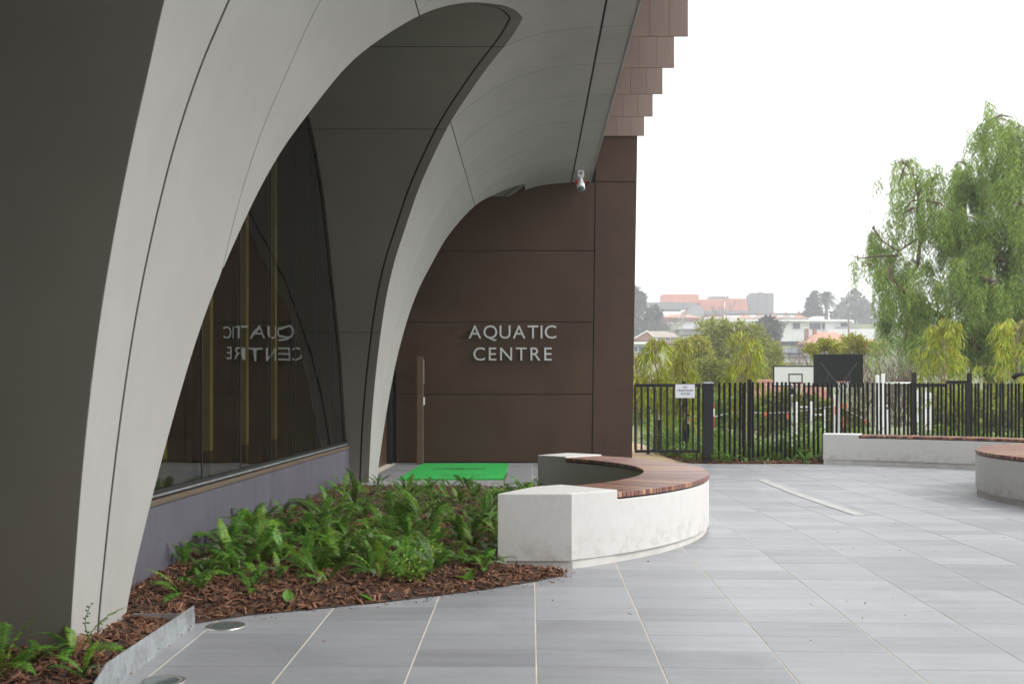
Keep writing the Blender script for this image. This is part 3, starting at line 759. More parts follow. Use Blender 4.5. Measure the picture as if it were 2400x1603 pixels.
def frond_mesh(L, W, n, arch, lift, mt, seed, curl=0.):
    r = random.Random(seed); V = []; F = []
    def mid(t):
        a = lift * (1 - t) - arch * t * t
        return a
    pts = []; y = z = 0; N = 26
    for i in range(N + 1):
        t = i / N; pts.append((math.sin(curl * t * t) * L * .25, y, z)); a = lift - arch * t ** 1.4
        y += math.cos(a) * L / N; z += math.sin(a) * L / N
    def P(t):
        f = t * N; i = min(int(f), N - 1); u = f - i; return Vector(pts[i]).lerp(Vector(pts[i + 1]), u)
    for i in range(N):      # stalk
        w0 = .0032 * (1 - .8 * i / N); b = len(V); p, q = Vector(pts[i]), Vector(pts[i + 1])
        V += [p + Vector((-w0, 0, 0)), p + Vector((w0, 0, 0)), q + Vector((w0, 0, 0)), q + Vector((-w0, 0, 0))]; F.append((b, b+1, b+2, b+3))
    for i in range(n):
        t = .16 + .84 * (i + .5) / n; c = P(t); d = (P(min(t + .03, 1)) - P(max(t - .03, 0))).normalized()
        up = Vector((1, 0, 0)).cross(d)
        env = (math.sin(math.pi * min(1, (t - .08) / .55) * .5) if t < .63 else 1 - ((t - .63) / .37) ** 1.25)
        l = W * max(env, .04) * r.uniform(.86, 1.08)
        for sgn in (-1, 1):
            side = Vector((sgn, 0, 0)); dirv = (side * .93 + d * .32 + up * r.uniform(-.22, .06)).normalized()
            wv = dirv.cross(up).normalized() * (L / n * .41) * r.uniform(.9, 1.1)
            b = len(V); base = c + d * r.uniform(-.002, .002); m1 = base + dirv * l * .42 + up * l * .05; tip = base + dirv * l - up * l * r.uniform(.05, .22)
            V += [base - wv * .55, base + wv * .55, m1 + wv, m1 - wv, tip]
            F += [(b, b+1, b+2, b+3), (b+3, b+2, b+4)]
    me = bpy.data.meshes.new('frond'); me.from_pydata([tuple(v) for v in V], [], F); me.update(); me.materials.append(mt)
    return me
FR = []
for k, (L, W, n, arch, lift, mt) in enumerate([(.42,.075,24,1.5,1.15,'fern'), (.46,.085,26,1.2,1.25,'fern'), (.38,.07,22,1.7,.95,'fern'), (.50,.08,28,1.4,1.1,'fern'),
        (.34,.07,20,1.3,.7,'fern'), (.44,.09,24,1.9,1.2,'fern'), (.40,.075,24,1.1,1.35,'fern_light'), (.36,.07,22,1.5,1.0,'fern_light'), (.36,.06,22,1.6,.9,'fern_grey'), (.32,.06,20,1.8,.8,'fern_dry')]):
    FR.append(frond_mesh(L, W * .82, int(n * 1.15), arch, lift, M[mt], 40 + k, curl=(-1) ** k * .6))
def fern(x, y, z, s, n, label, group, r, rz0=None):
    T = thing('fern', label, 'fern', (x, y, z), group)
    for i in range(n):
        u = r.random(); me = FR[r.randrange(6)] if u < .68 else (FR[6 + r.randrange(2)] if u < .86 else (FR[8] if u < .925 else FR[9]))
        o = bpy.data.objects.new('frond', me); COL.objects.link(o); o.parent = T
        o.rotation_euler = (r.uniform(-.28, .3), r.uniform(-.3, .3), 2 * math.pi * (i + r.uniform(-.35, .35)) / n)
        k = s * r.uniform(.62, 1.12); o.scale = (k, k, k); o.location = (r.uniform(-.02, .02), r.uniform(-.02, .02), -.005)
    return T
def bed_z(x, y): return gz(x, y) + .004 + .05 * min(1, dist_edge((x, y), BED) / .35)
FRONT = BED[1:11]
def front_dist(p):
    best = 9
    for a, b in zip(FRONT[:-1], FRONT[1:]):
        a = Vector(a); b = Vector(b); ab = b - a; t = max(0, min(1, (Vector(p) - a).dot(ab) / ab.length_squared)); best = min(best, (Vector(p) - a - ab * t).length)
    return best
fr = random.Random(12); placed = []
tries = 0
while len(placed) < 190 and tries < 40000:
    tries += 1
    x = fr.uniform(-2.4, 1.05); y = fr.uniform(6.15, 13.25)
    if not inside((x, y), BED) or dist_edge((x, y), BED) < .1 or front_dist((x, y)) < (.27 if x < -.9 else .22): continue
    if x < -2.2 and y < 6.6: continue
    if x > .2 and y < 11.8 and fr.random() < .6: continue
    md = .155 if y < 9 else .21
    if any((x - a) ** 2 + (y - b) ** 2 < md * md for a, b in placed): continue
    placed.append((x, y))
placed += [(-.12, 7.62), (-.42, 7.15), (-.30, 7.42), (-2.05, 6.35), (-1.75, 6.42), (-1.62, 6.62), (.02, 12.35), (.1, 12.6)]
def fern_label(x, y):
    if x < -1.75: return 'green fern in the mulch close against the purple plinth wall', 'ferns against the plinth wall'
    if y > 11: return 'low green fern at the back of the mulch bed near the turf mat', 'ferns at the back of the mulch bed'
    if front_dist((x, y)) < .75: return 'green fern along the front of the mulch bed facing the paving', 'ferns along the front of the mulch bed'
    if x > -.35: return 'green fern in the mulch beside the curved concrete bench', 'ferns beside the curved bench'
    return 'green fern in the middle of the mulch bed', 'ferns in the middle of the mulch bed'
for x, y in placed:
    lb, gp_ = fern_label(x, y); big = fr.random()
    fern(x, y, bed_z(x, y), (fr.uniform(.45, .8) if big < .65 else fr.uniform(.8, 1.1)) * (1.0 if y < 9 else lerp(1.0, .72, min(1, (y - 9) / 2.5))), fr.choice((6, 8, 10, 12)) if y < 8.5 else 7, lb, gp_, fr)
for (x, y, s, n), lb in zip([(-2.36, 4.55, .8, 12), (-2.17, 4.86, .92, 7), (-2.02, 4.62, .55, 8), (-2.30, 4.78, .6, 8)],
        ['dark fern at the bottom left corner below the grey pier', 'tall pale tipped fern against the foot of the near pier',
         'small fern between the near pier and the galvanised edging', 'low fern hugging the dark side of the near pier']):
    fern(x, y, bed_z(x, y), s, n, lb, None, fr)
# thin weed in front of the near pier
wd = thing('weed', 'thin upright weed stem in front of the near pier seam', 'weed', (-2.13, 4.93, bed_z(-2.13, 4.93)))
mb = MB(); st = [Vector((-2.13 + .015 * math.sin(i * .9), 4.93, bed_z(-2.13, 4.93) + .031 * i)) for i in range(9)]
mb.tube(st, [.004 - .0003 * i for i in range(9)], 5).build('stem', M['fern_light'], wd)
for i in range(1, 9):
    for sgn in (-1, 1):
        p = st[i] + Vector((0, 0, fr.uniform(-.01, .01))); l = fr.uniform(.012, .028)
        MB().add([p, p + Vector((sgn * l * .5, -.004, .006)), p + Vector((sgn * l, 0, .002)), p + Vector((sgn * l * .5, .004, -.006))], [(0, 1, 2, 3)]).build('leaf', M['fern_light'], wd)
# fallen broad leaves
def broad_leaf(x, y, z, s, rz, tilt, label):
    V = []; F = []
    for i in range(7):
        t = i / 6; w = s * .36 * math.sin(math.pi * min(1, t * .92 + .06)) ** .8
        for k in (-1, -.5, 0, .5, 1): V.append((k * w, s * (t - .5), .10 * s * abs(k) - .12 * s * (t - .5) ** 2))
    for i in range(6):
        for k in range(4): F.append((5*i + k, 5*i + k + 1, 5*(i+1) + k + 1, 5*(i+1) + k))
    o = pydata('fallen_leaf', V, F, M['fern_light'], None, True); o.location = (x, y, z); o.rotation_euler = (tilt, .25, rz)
    tag(o, label, 'leaf'); return o
broad_leaf(-1.46, 6.16, gz(-1.46, 6.16) + .055, .10, .4, .75, 'broad green leaf standing in the mulch near the paving edge')
broad_leaf(-.44, 6.72, gz(-.44, 6.72) + .05, .09, 1.9, .3, 'pale green leaf pair lying on mulch near the bench end')
broad_leaf(-.40, 6.73, gz(-.4, 6.73) + .06, .09, -.35, 1.0, 'pale green leaf pair lying on mulch near the bench end').name = 'fallen_leaf'
for o in bpy.data.objects:
    if o.get('label', '').startswith('pale green leaf pair'): o['group'] = 'leaf pair on the mulch'
broad_leaf(-1.00, 6.235, gz(-1.0, 6.2) + .03, .10, 1.2, .35, 'dark green leaf overhanging the paving edge of the mulch bed')

# ------------------------------------------------------------------ small things on the paving
ed = thing('steel_edging', 'galvanised steel edging plate between the near mulch and the paving', 'edging', (-1.86, 5.1, gz(-1.86, 5.1)))
V = []; prof_e = [(4.18, -.075, -.055), (4.50, -.06, .072), (5.67, -.04, .085)]
for y, z0, z1 in prof_e: V += [(-1.866, y, z0 - .05), (-1.866, y, z1), (-1.860, y, z1), (-1.860, y, z0 - .05)]
F = [(4*i + a, 4*i + b, 4*i + 4 + b, 4*i + 4 + a) for i in range(2) for a, b in ((0, 1), (1, 2), (2, 3), (3, 0))] + [(0, 3, 2, 1), (8, 9, 10, 11)]
MB().add(V, F).build('edge_plate', M['steel'], ed)
MB().box(-2.2, -1.8605, 5.674, 5.68, -.05, .040).build('return_plate', M['steel'], ed)
for y in (4.62, 4.95, 5.12, 5.40):
    z = gz(-1.86, y) + .028; MB().tube([(-1.860, y, z), (-1.856, y, z), (-1.855, y, z)], [.006, .005, .002], 8).build('rivet', M['stainless'], ed)
def uplight(px, py, rad, label):
    Y = 5.6
    for _ in range(20):
        Y = 2400 * (EYE - gz((px - 1243) / 2400 * Y, Y)) / (py - 925)
    x = (px - 1243) / 2400 * Y; z = gz(x, Y)
    T = thing('ground_light', label, 'light', (x, Y, z), 'round lights set in the paving')
    MB().lathe(x, Y, [(rad * .74, z + .001), (rad * .77, z + .0035), (rad * .95, z + .0035), (rad, z + .001), (rad * 1.01, z - .02)], 40).build('steel_ring', M['stainless'], T, smooth=True)
    MB().lathe(x, Y, [(0, z + .003), (rad * .5, z + .003), (rad * .73, z + .002)], 32).build('lens', M['lens'], T, smooth=True)
uplight(529, 1466, .108, 'round steel ground light beside the end of the galvanised edging')
uplight(378, 1596, .108, 'round steel ground light nearest the bottom edge of the picture')
# linear drain
dr = thing('drain_grate', 'long narrow pale steel drain grate in the grey paving', 'drain', (3.42, 12.9, gz(3.42, 12.9)))
def dz(y): return gz(3.42, y) + .004
for a, b in ((3.345, 3.352), (3.488, 3.495)):
    V = []
    for i in range(17):
        y = lerp(10.6, 15.15, i / 16); V += [(a, y, dz(y) + .003), (b, y, dz(y) + .003), (b, y, dz(y) - .02), (a, y, dz(y) - .02)]
    MB().add(V, [(4*i + k, 4*i + (k+1) % 4, 4*i + 4 + (k+1) % 4, 4*i + 4 + k) for i in range(16) for k in range(4)] + [(0,1,2,3), (67,66,65,64)]).build('grate_frame', M['stainless'], dr)
mb = MB()
for i in range(17):
    y = lerp(10.6, 15.15, i / 16); mb.V += [(3.352, y, dz(y) - .003), (3.488, y, dz(y) - .003)]
mb.F = [(2*i, 2*i+1, 2*i+3, 2*i+2) for i in range(16)]; mb.build('channel', M['grate'], dr)
mb = MB(); y = 10.605
while y < 15.14:
    mb.box(3.3525, 3.4875, y, y + .009, dz(y) - .0025, dz(y) + .0022); y += .0195
mb.build('grate_bars', M['grate'], dr, kind='stuff')
# door mat
mt = thing('turf_mat', 'bright green artificial turf mat in front of the entrance', 'mat', (-1.13, 16.4, gz(-1.1, 16.4)))
V = []; n_ = 12
for i in range(n_ + 1):
    y = lerp(14.62, 18.0, i / n_)
    for x in (-1.89, -.378): V.append((x, y, gz(x, y) + .018))
    for x in (-.378, -1.89): V.append((x, y, gz(x, y) - .005))
MB().add(V, [(4*i + k, 4*i + (k+1) % 4, 4*i + 4 + (k+1) % 4, 4*i + 4 + k) for i in range(n_) for k in range(4)] + [(0,1,2,3), (4*n_+3, 4*n_+2, 4*n_+1, 4*n_)]).build('turf', M['mat_green'], mt)
mr = random.Random(9)
for i in range(26):
    if i < 15: x = lerp(-1.5, -.75, i / 14); y = 16.55 + mr.uniform(-.12, .12); w = mr.uniform(.02, .05); d = mr.uniform(.04, .16)
    else: x = lerp(-1.55, -.7, (i - 15) / 10); y = 15.25 + mr.uniform(-.08, .08); w = mr.uniform(.015, .04); d = mr.uniform(.02, .07)
    z = gz(x, y) + .0205
    MB().add([(x - w, y - d, z), (x + w, y - d * .7, z), (x + w * .8, y + d, z), (x - w * .7, y + d * .8, z)], [(0, 1, 2, 3)]).build('worn_mark', M['mat_mark'], mt)
# entry post with card reader
xp0, xp1 = wx(977, 17.9), wx(991.5, 17.9)
po = thing('access_post', 'slim bronze access control post standing before the dark wall', 'post', (.5 * (xp0 + xp1), 17.95, gz(-1.95, 17.9)))
M['post'] = mat('post_bronze', (.13, .080, .050), .5, var=.08, scale=4, stretch=(1, 1, .2))
MB().box(xp0, xp1, 17.9, 18.02, gz(-1.95, 17.9) - .02, wz(835, 17.9)).build('post_body', M['post'], po, .006)
MB().box(xp1, xp1 + .022, 17.93, 18.0, wz(949, 17.9), wz(931, 17.9)).build('card_reader', M['white'], po, .003)
MB().box(xp1, xp1 + .012, 17.92, 18.01, wz(898, 17.9), wz(842, 17.9)).build('intercom_plate', M['stainless'], po, .002)
# security camera under the canopy edge
yc = 17.35; xc = (1361 - 1243) / 2400 * yc
sc_ = thing('security_camera', 'white security camera with red bracket hanging under the canopy corner', 'camera', (xc, yc, 5.04))
zc_ = lambda py: wz(py, yc)
MB().box(xc - .055, xc + .055, yc - .05, yc + .06, 4.93, 5.045).build('junction_box', M['white'], sc_, .008)
MB().tube([(xc, yc - .055, 4.985), (xc, yc - .051, 4.985)], .017, 12).build('screw_hole', M['black'], sc_)
MB().tube([(xc, yc, 4.93), (xc, yc, 4.80)], .032, 14).build('neck', M['white'], sc_, smooth=True)
MB().box(xc - .092, xc - .05, yc - .02, yc + .04, 4.82, 4.885).build('red_bracket', M['red'], sc_, .006)
MB().box(xc + .05, xc + .075, yc - .02, yc + .04, 4.825, 4.88).build('red_bracket', M['red'], sc_, .006)
d0 = Vector((xc, yc + .03, 4.82)); dv = Vector((.04, -.55, -.62)).normalized()
MB().tube([d0 - dv * .06, d0 - dv * .04, d0 + dv * .11, d0 + dv * .125], [.045, .068, .068, .062], 22).build('housing', M['white'], sc_, smooth=True)
MB().tube([d0 + dv * .1255, d0 + dv * .135, d0 + dv * .15], [.057, .052, .028], 20).build('lens', M['lens'], sc_, smooth=True)

# ------------------------------------------------------------------ land beyond the plaza
TY = [18.52, 20, 24, 30, 48, 70, 100, 150, 200, 260, 320, 380, 430, 520, 900, 2500]
TZ = [-.012, 0, -.25, -1.25, -1.45, -2.0, -1.2, 3, 8, 13.5, 20, 27, 31.5, 35, 36, 38]
def land(x, y):
    z = float(np.interp(y, TY, TZ))
    if y < 30: z = lerp(z, 0. if y > 20 else z, float(1 - sm(3.0, 5.0, x)))
    return z
lx = np.concatenate([np.linspace(-600, -40, 8), np.linspace(-30, 60, 46), np.linspace(70, 900, 18)])
ly = np.concatenate([np.linspace(18.52, 32, 28), np.linspace(34, 100, 24), np.linspace(110, 560, 46), [700, 900, 1300, 2500]])
V = [(x, y, land(x, y) - .03) for y in ly for x in lx]; nx = len(lx)
F = [(j*nx + i, j*nx + i + 1, (j+1)*nx + i + 1, (j+1)*nx + i) for j in range(len(ly) - 1) for i in range(nx - 1)]
terrain = mesh_obj('terrain', np_mesh('terrain', V, F), M['grass']); tag(terrain, kind='structure')
V = []; F = []
for i, y in enumerate(np.linspace(18.5, 34, 32)):
    xr = 2.80 + .05 * math.sin(y * .8) + (.25 if y < 19.2 else 0) - .012 * max(0, y - 22); V += [(1.0, y, land(1, y) + .004), (1.9, y, land(1.9, y) + .010), (xr, y, land(xr, y) + .002)]
F = [(3*i + k, 3*i + k + 1, 3*i + k + 4, 3*i + k + 3) for i in range(31) for k in range(2)]
path = pydata('path', V, F, M['sand']); tag(path, kind='structure')
STRIP = [(2.95, 18.5), (5.55, 18.5), (5.6, 19.3), (9.6, 20.6), (9.6, 23.5), (2.75, 23.5), (2.72, 20.5), (2.78, 19.4)]
def strip_z(x, y): return (gz(x, y) if y < 18.6 else land(x, y)) + .012
sV, sF = bed_mesh(STRIP, .22, .0, .01, 's')
sV = [(x, y, strip_z(x, y) + rnd.uniform(-.008, .012)) for x, y, z in sV]
strip = pydata('mulch_strip', sV, sF, M['mulch'], None, True); tag(strip, kind='structure')
q = random.Random(4); pts = []
while len(pts) < 3600:
    x, y = q.uniform(2.7, 6.0), 18.5 + 4.5 * q.random() ** 2
    if inside((x, y), STRIP): pts.append((x, y, strip_z(x, y) + q.uniform(.0, .03)))
cV, cF = chips(3600, pts, .07, 8); mesh_obj('bark_chips', np_mesh('bark_chips', cV, cF), M['chip'], strip, 'stuff')

# ------------------------------------------------------------------ gate, post, fence
YF = 18.62
def fx(px, Y=YF): return (px - 1243) / 2400 * Y
gt = thing('gate', 'charcoal steel picket gate beside the bronze wall corner', 'gate', (fx(1560), YF, 0))
GT, GB = wz(899.5, YF), wz(1060.5, YF)
MB().box(1.90, fx(1640.5), YF - .025, YF + .025, GT - .055, GT).build('top_rail', M['char'], gt, .004)
MB().box(1.90, fx(1640.5) - .052, YF - .025, YF + .025, GB, GB + .05).build('bottom_rail', M['char'], gt, .004)
MB().box(fx(1640.5) - .05, fx(1640.5), YF - .0255, YF + .0255, GB - .002, GT - .057).build('stile', M['char'], gt, .004)
for k in range(11):
    x = fx(1460 + (134 + 70.6 * k) / 4.696); 
    if x > fx(1628): break
    MB().box(x - .018, x + .018, YF - .012, YF + .012, GB + .052, GT - .057).build('picket', M['char'], gt, .003, seg=1)
MB().tube([(fx(1633), YF, land(3, YF) - .05), (fx(1633), YF, GB)], .009, 8).build('drop_bolt', M['black'], gt)
gp = thing('gate_post', 'broad charcoal square gate post between gate and picket fence', 'post', (fx(1659), YF, -.02))
MB().box(fx(1647), fx(1670.5), YF - .09, YF + .09, -.1, wz(899, YF)).build('shaft', M['char'], gp, .008)
MB().box(fx(1646.4), fx(1671), YF - .094, YF + .094, wz(899, YF) + .001, wz(896, YF)).build('cap', M['steel'], gp, .008)
sp = thing('paper_notice', 'white paper notice reading NO PEDESTRIAN ACCESS taped on the gate', 'notice', (fx(1605), YF - .03, wz(916, YF)))
MB().box(fx(1582.5), fx(1628), YF - .0285, YF - .027, wz(932.5, YF), wz(900.5, YF)).build('sheet', M['paper'], sp)
def line(txt, xc_, zc, h):
    me = text_mesh(txt, 1, .0004, 1.06, .018); c = np.array([v.co[:] for v in me.vertices]); k = h / (c[:, 1].max() - c[:, 1].min()); xm = .5 * (c[:, 0].min() + c[:, 0].max())
    for v in me.vertices: a, b, d = v.co; v.co = (xc_ + (a - xm) * k * .96, YF - .0296 - d * .2, zc + (b - c[:, 1].min()) * k)
    me.name = 'printed_line'; me.update(); mesh_obj('printed_line', me, M['ink'], sp)
for tx, py in (('NO', 909.6), ('PEDESTRIAN', 917.3), ('ACCESS', 925.0)): line(tx, fx(1605.3), wz(py, YF), .036)
fe = thing('picket_fence', 'black round picket fence along the back of the plaza', 'fence', (6.0, 19.5, 0))
k = 0; X = fx(1685, 18.7); fq = random.Random(31)
pm = MB().tube([(0, 0, 0), (0, 0, 1.53), (0, 0, 1.54)], [.0235, .0235, .018], 10).build('picket', M['black'], fe); pm_me = pm.data
bpy.data.objects.remove(pm)
def fence_y(x): return 18.7 + .29 * (x - 3.4)
while X < 10.6:
    o = mesh_obj('picket', pm_me, None, fe); o.location = (X, fence_y(X) + fq.uniform(-.02, .02), -.06 + fq.uniform(-.008, .008)); o.rotation_euler = (fq.uniform(-.01, .01), fq.uniform(-.012, .012), 0)
    X += .0945 + fq.uniform(-.012, .012) + (.03 if k == 0 else 0); k += 1
a, b = Vector((3.3, fence_y(3.3) + .03, .02)), Vector((10.7, fence_y(10.7) + .03, .02))
MB().tube([a, b], .02, 6).build('ground_rail', M['black'], fe)

# ------------------------------------------------------------------ foliage tools
def leaves_mesh(name, P, D, L, W, fold=.25, droop=None):
    """n leaf blades: base points P, directions D, lengths L, widths W -> two quads each"""
    n = len(P); P = np.asarray(P, float); D = np.asarray(D, float); D /= np.linalg.norm(D, axis=1)[:, None] + 1e-9
    rv = nrg.normal(size=(n, 3)); S = np.cross(D, rv); S /= np.linalg.norm(S, axis=1)[:, None] + 1e-9; U = np.cross(S, D)
    L = np.broadcast_to(L, n)[:, None]; W = np.broadcast_to(W, n)[:, None]
    m = P + D * L * .45 + U * L * .06; t = P + D * L
    if droop is not None: t = t + np.array([0, 0, -1]) * L * droop; m = m + np.array([0, 0, -1]) * L * droop * .25
    V = np.stack([P, m + S * W * .5, t, m - S * W * .5], 1).reshape(-1, 3)
    F = np.arange(4 * n).reshape(-1, 4)
    return np_mesh(name, V, F)
def blob_points(blobs, n, shell=.55, clump=9, cs=.28):
    """points gathered into clumps spread through ellipsoids (cx,cy,cz,rx,ry,rz,weight)"""
    w = np.array([b[6] * (b[3] * b[4] * b[5]) ** .67 for b in blobs]); w /= w.sum(); P = []; C = []
    for b, k in zip(blobs, (w * n / clump).astype(int) + 1):
        d = nrg.normal(size=(k, 3)); d /= np.linalg.norm(d, axis=1)[:, None]; r = (shell + (1 - shell) * nrg.random(k)) [:, None]
        c = d * r * np.array(b[3:6]) + np.array(b[:3]); s = cs * min(b[3:6])
        q = np.repeat(c, clump, 0) + nrg.normal(size=(k * clump, 3)) * s * .5
        P.append(q); C.append(np.repeat(d, clump, 0))
    return np.concatenate(P), np.concatenate(C)
def leafy_tree(name, label, base, blobs, n, L, W, mt, trunk_r=.12, cat='tree', group=None, bark=None, droop=.15, shell=.5, cs=.3, limbs=True, clump=9):
    T = thing(name, label, cat, base, group); base = Vector(base); mb = MB()
    cen = Vector((sum(b[0] for b in blobs) / len(blobs), sum(b[1] for b in blobs) / len(blobs), min(b[2] for b in blobs)))
    fork = base.lerp(cen, .55); mb.tube([base - Vector((0, 0, .2)), base.lerp(fork, .5) + Vector((trunk_r, 0, 0)), fork], [trunk_r * 1.15, trunk_r, trunk_r * .8], 8)
    if limbs:
        for b in blobs:
            c = Vector(b[:3]); m = fork.lerp(c, .5) + Vector((0, 0, .12 * (c - fork).length)); mb.tube([fork, m, c, c + (c - m) * .4], [trunk_r * .62, trunk_r * .4, trunk_r * .2, trunk_r * .06], 6)
    mb.build('trunk', bark or M['bark'], T, smooth=True)
    P, D = blob_points(blobs, n, shell, clump, cs); D = D * .6 + nrg.normal(size=D.shape) * .7; D[:, 2] -= droop
    me = leaves_mesh('crown', P, D, L * nrg.uniform(.6, 1.35, len(P)), W * nrg.uniform(.7, 1.3, len(P)))
    mesh_obj('crown', me, mt, T); return T
M['bark'] = mat('bark', (.11, .085, .065), .9, var=.3, scale=8, stretch=(1, 1, .3))
M['bark_red'] = mat('bark_reddish', (.15, .085, .06), .9, var=.3, scale=6, stretch=(1, 1, .3))
M['bark_pale'] = mat('bark_pale', (.35, .27, .20), .85, var=.25, scale=9, stretch=(1, 1, .3))
M['lf_pepper'] = leaf_mat('pepper_leaf', (.25, .365, .068), .5, .35, .45, .0)
M['lf_gum'] = leaf_mat('sapling_leaf', (.40, .46, .045), .42, .38, .5, .1, hue=.04)
M['lf_wattle'] = leaf_mat('wattle_leaf', (.27, .30, .035), .6, .25, .45, .1)
M['lf_olive'] = leaf_mat('olive_leaf', (.36, .37, .05), .6, .25, .4, .1)
M['lf_dark'] = leaf_mat('dark_leaf', (.035, .055, .032), .6, .15, .4, .1)
M['lf_cover'] = leaf_mat('cover_leaf', (.20, .33, .05), .5, .25, .4, .25)
M['cable'] = mat('cable_grey', (.22, .22, .22), .6)
M['lf_haze'] = leaf_mat('grey_leaf', (.075, .075, .055), .7, .15, .4, 0)
M['charg'] = mat('dark_grey_metal', (.06, .062, .066), .5)
M['twig_pale'] = mat('twig_pale', (.45, .42, .40), .9, isl_var=.2)
M['twig'] = mat('twig_brown', (.17, .115, .085), .9, isl_var=.4)
M['twig_grey'] = mat('twig_grey', (.20, .17, .16), .9, isl_var=.3)

# low plants along the fence
def cover_mesh(seed, L, W, n, h, rad):
    g_ = np.random.default_rng(seed); a = g_.uniform(0, 2*np.pi, n); r = rad * np.sqrt(g_.random(n)); z = h * g_.random(n) ** .8 * (1 - .5 * (r / rad) ** 2)
    P = np.stack([r * np.cos(a), r * np.sin(a), z], 1); D = np.stack([np.cos(a) * .7, np.sin(a) * .7, g_.uniform(-.1, 1.1, n)], 1) + g_.normal(size=(n, 3)) * .45
    return leaves_mesh('foliage', P, D, L * g_.uniform(.6, 1.3, n), W * g_.uniform(.7, 1.3, n), droop=.2)
covers = [(cover_mesh(1, .09, .035, 420, .34, .28), 'lf_cover'), (cover_mesh(2, .15, .014, 420, .42, .22), 'lf_cover'), (cover_mesh(3, .06, .03, 520, .26, .32), 'lf_cover'), (cover_mesh(4, .2, .012, 260, .5, .2), 'lf_cover')]
def cover(x, y, z, s, k, label, group, r):
    me, m = covers[k]; T = thing('garden_plant', label, 'plant', (x, y, z), group)
    if not me.materials: me.materials.append(M[m])
    o = bpy.data.objects.new('foliage', me); COL.objects.link(o); o.parent = T; o.scale = (s, s, s * r.uniform(.8, 1.2)); o.rotation_euler = (0, 0, r.uniform(0, 6.28))
cq = random.Random(77); spots = []
while len(spots) < 58:
    x = cq.uniform(3.0, 10.2); y = cq.uniform(18.72, 23.3)
    if x < 3.35 and y < 19.0: continue
    if x > 5.3 and y < fence_y(x) + .15: continue
    if y < fence_y(x) + .02: continue
    if any((x - a) ** 2 + (y - b) ** 2 < .075 for a, b in spots): continue
    spots.append((x, y)); cover(x, y, strip_z(x, y) - .01, cq.uniform(.65, 1.15) * (.8 if y < 19.2 else 1.1), cq.randrange(4), 'low leafy green plant in the mulch along the picket fence', 'low plants along the fence', cq)
for i in range(9):
    x = 3.02 + .6 * cq.random() + .05 * i; y = 19.3 + .5 * i + cq.uniform(-.2, .2); x = 2.95 + cq.uniform(0, .5)
    cover(x, y, strip_z(x, y), cq.uniform(.8, 1.2), cq.randrange(4), 'low green plant beside the sandy path behind the gate', 'plants beside the sandy path', cq)
ugr = random.Random(52)
for i in range(30):
    x = ugr.uniform(3.2, 13.5); y = ugr.uniform(23.6, 28.5)
    cover(x, y, land(x, y) - .02, ugr.uniform(1.5, 2.3), ugr.choice((1, 3, 0)), 'tall fresh green clump growing beyond the picket fence', 'green clumps beyond the fence', ugr)
for x, y, s in ((3.30, 18.58, .8), (3.62, 18.62, .75), (5.0, 18.66, .95), (4.75, 18.64, .7), (5.25, 18.72, .9), (4.2, 18.6, .6), (3.95, 18.63, .55)):
    fern(x, y, strip_z(x, y), s, 9, 'fern at the paving edge in front of the picket fence', 'ferns in front of the fence', cq)

gq = random.Random(15); gn = 0
while gn < 26:
    x = gq.uniform(-2.2, .6); y = gq.uniform(6.2, 12.6)
    if not inside((x, y), BED) or dist_edge((x, y), BED) < .08 or front_dist((x, y)) < .16: continue
    cover(x, y, bed_z(x, y) - .01, gq.uniform(.3, .55), gq.choice((0, 2, 2)), 'small leafy groundcover plant among the ferns of the mulch bed', 'groundcover among the ferns', gq); gn += 1
# young drooping gum trees with their stakes
def sapling(px, py_top, px0, px1, Y, n, label, seed, lean=0):
    g_ = np.random.default_rng(seed); base = at(px, 1000, Y); base.z = land(base.x, Y); top = at(px + lean, py_top, Y); wdt = (px1 - px0) / 2400 * Y
    T = thing('young_gum_tree', label, 'tree', base); H = top.z - base.z
    mb = MB(); mb.tube([base - Vector((0, 0, .1)), base.lerp(top, .5) + Vector((.03, 0, 0)), top - Vector((0, 0, .1))], [.03, .024, .008], 7)
    P = []; D = []
    xc_ = at(.5 * (px0 + px1), 900, Y).x
    for i in range(46):
        t = g_.uniform(.34, .97); s = base.lerp(top, t); a = g_.uniform(0, 2*np.pi); l = wdt * .5 * g_.uniform(.35, 1.05) * (1 - .55 * max(0, t - .6) / .4)
        e_ = s + Vector((math.cos(a) * l + (xc_ - base.x) * .6, math.sin(a) * l * .8, g_.uniform(.08, .3))); m = s.lerp(e_, .5) + Vector((0, 0, .14)); tip = e_ + Vector((math.cos(a) * .08, math.sin(a) * .08, -g_.uniform(.1, .45)))
        mb.tube([s, m, e_, tip], [.008, .006, .004, .002], 4, cap=False)
        for k in range(int(n * .72) // 46):
            u = g_.uniform(.3, 1.0); q_ = (m.lerp(e_, (u - .3) / .4) if u < .7 else e_.lerp(tip, (u - .7) / .3)); P.append(q_ + Vector(g_.normal(size=3) * .035)); D.append((g_.normal() * .45 + math.cos(a) * .2, g_.normal() * .45 + math.sin(a) * .2, -1.0 + g_.normal() * .3))
    mb.build('trunk', M['bark_pale'], T, smooth=True)
    n_ = len(P); me = leaves_mesh('crown', np.array([p[:] for p in P]), np.array(D), nrg.uniform(.13, .30, n_), nrg.uniform(.014, .026, n_))
    mesh_obj('crown', me, M['lf_gum'], T)
sapling(1537, 806, 1480, 1592, 21.6, 2400, 'bushy young drooping gum tree beside the bronze wall corner', 1)
sapling(1601, 826, 1572, 1640, 21.0, 1300, 'narrow young gum tree rising behind the paper notice', 2)
sapling(1745, 790, 1690, 1800, 21.2, 1500, 'young yellow green gum tree left of the basketball boards', 3)
sapling(2212, 762, 2140, 2290, 21.8, 2600, 'pale stemmed young gum tree between two black stakes', 4)
sapling(2385, 752, 2280, 2480, 22.4, 3200, 'bushy young gum tree at the right edge of the picture', 5)
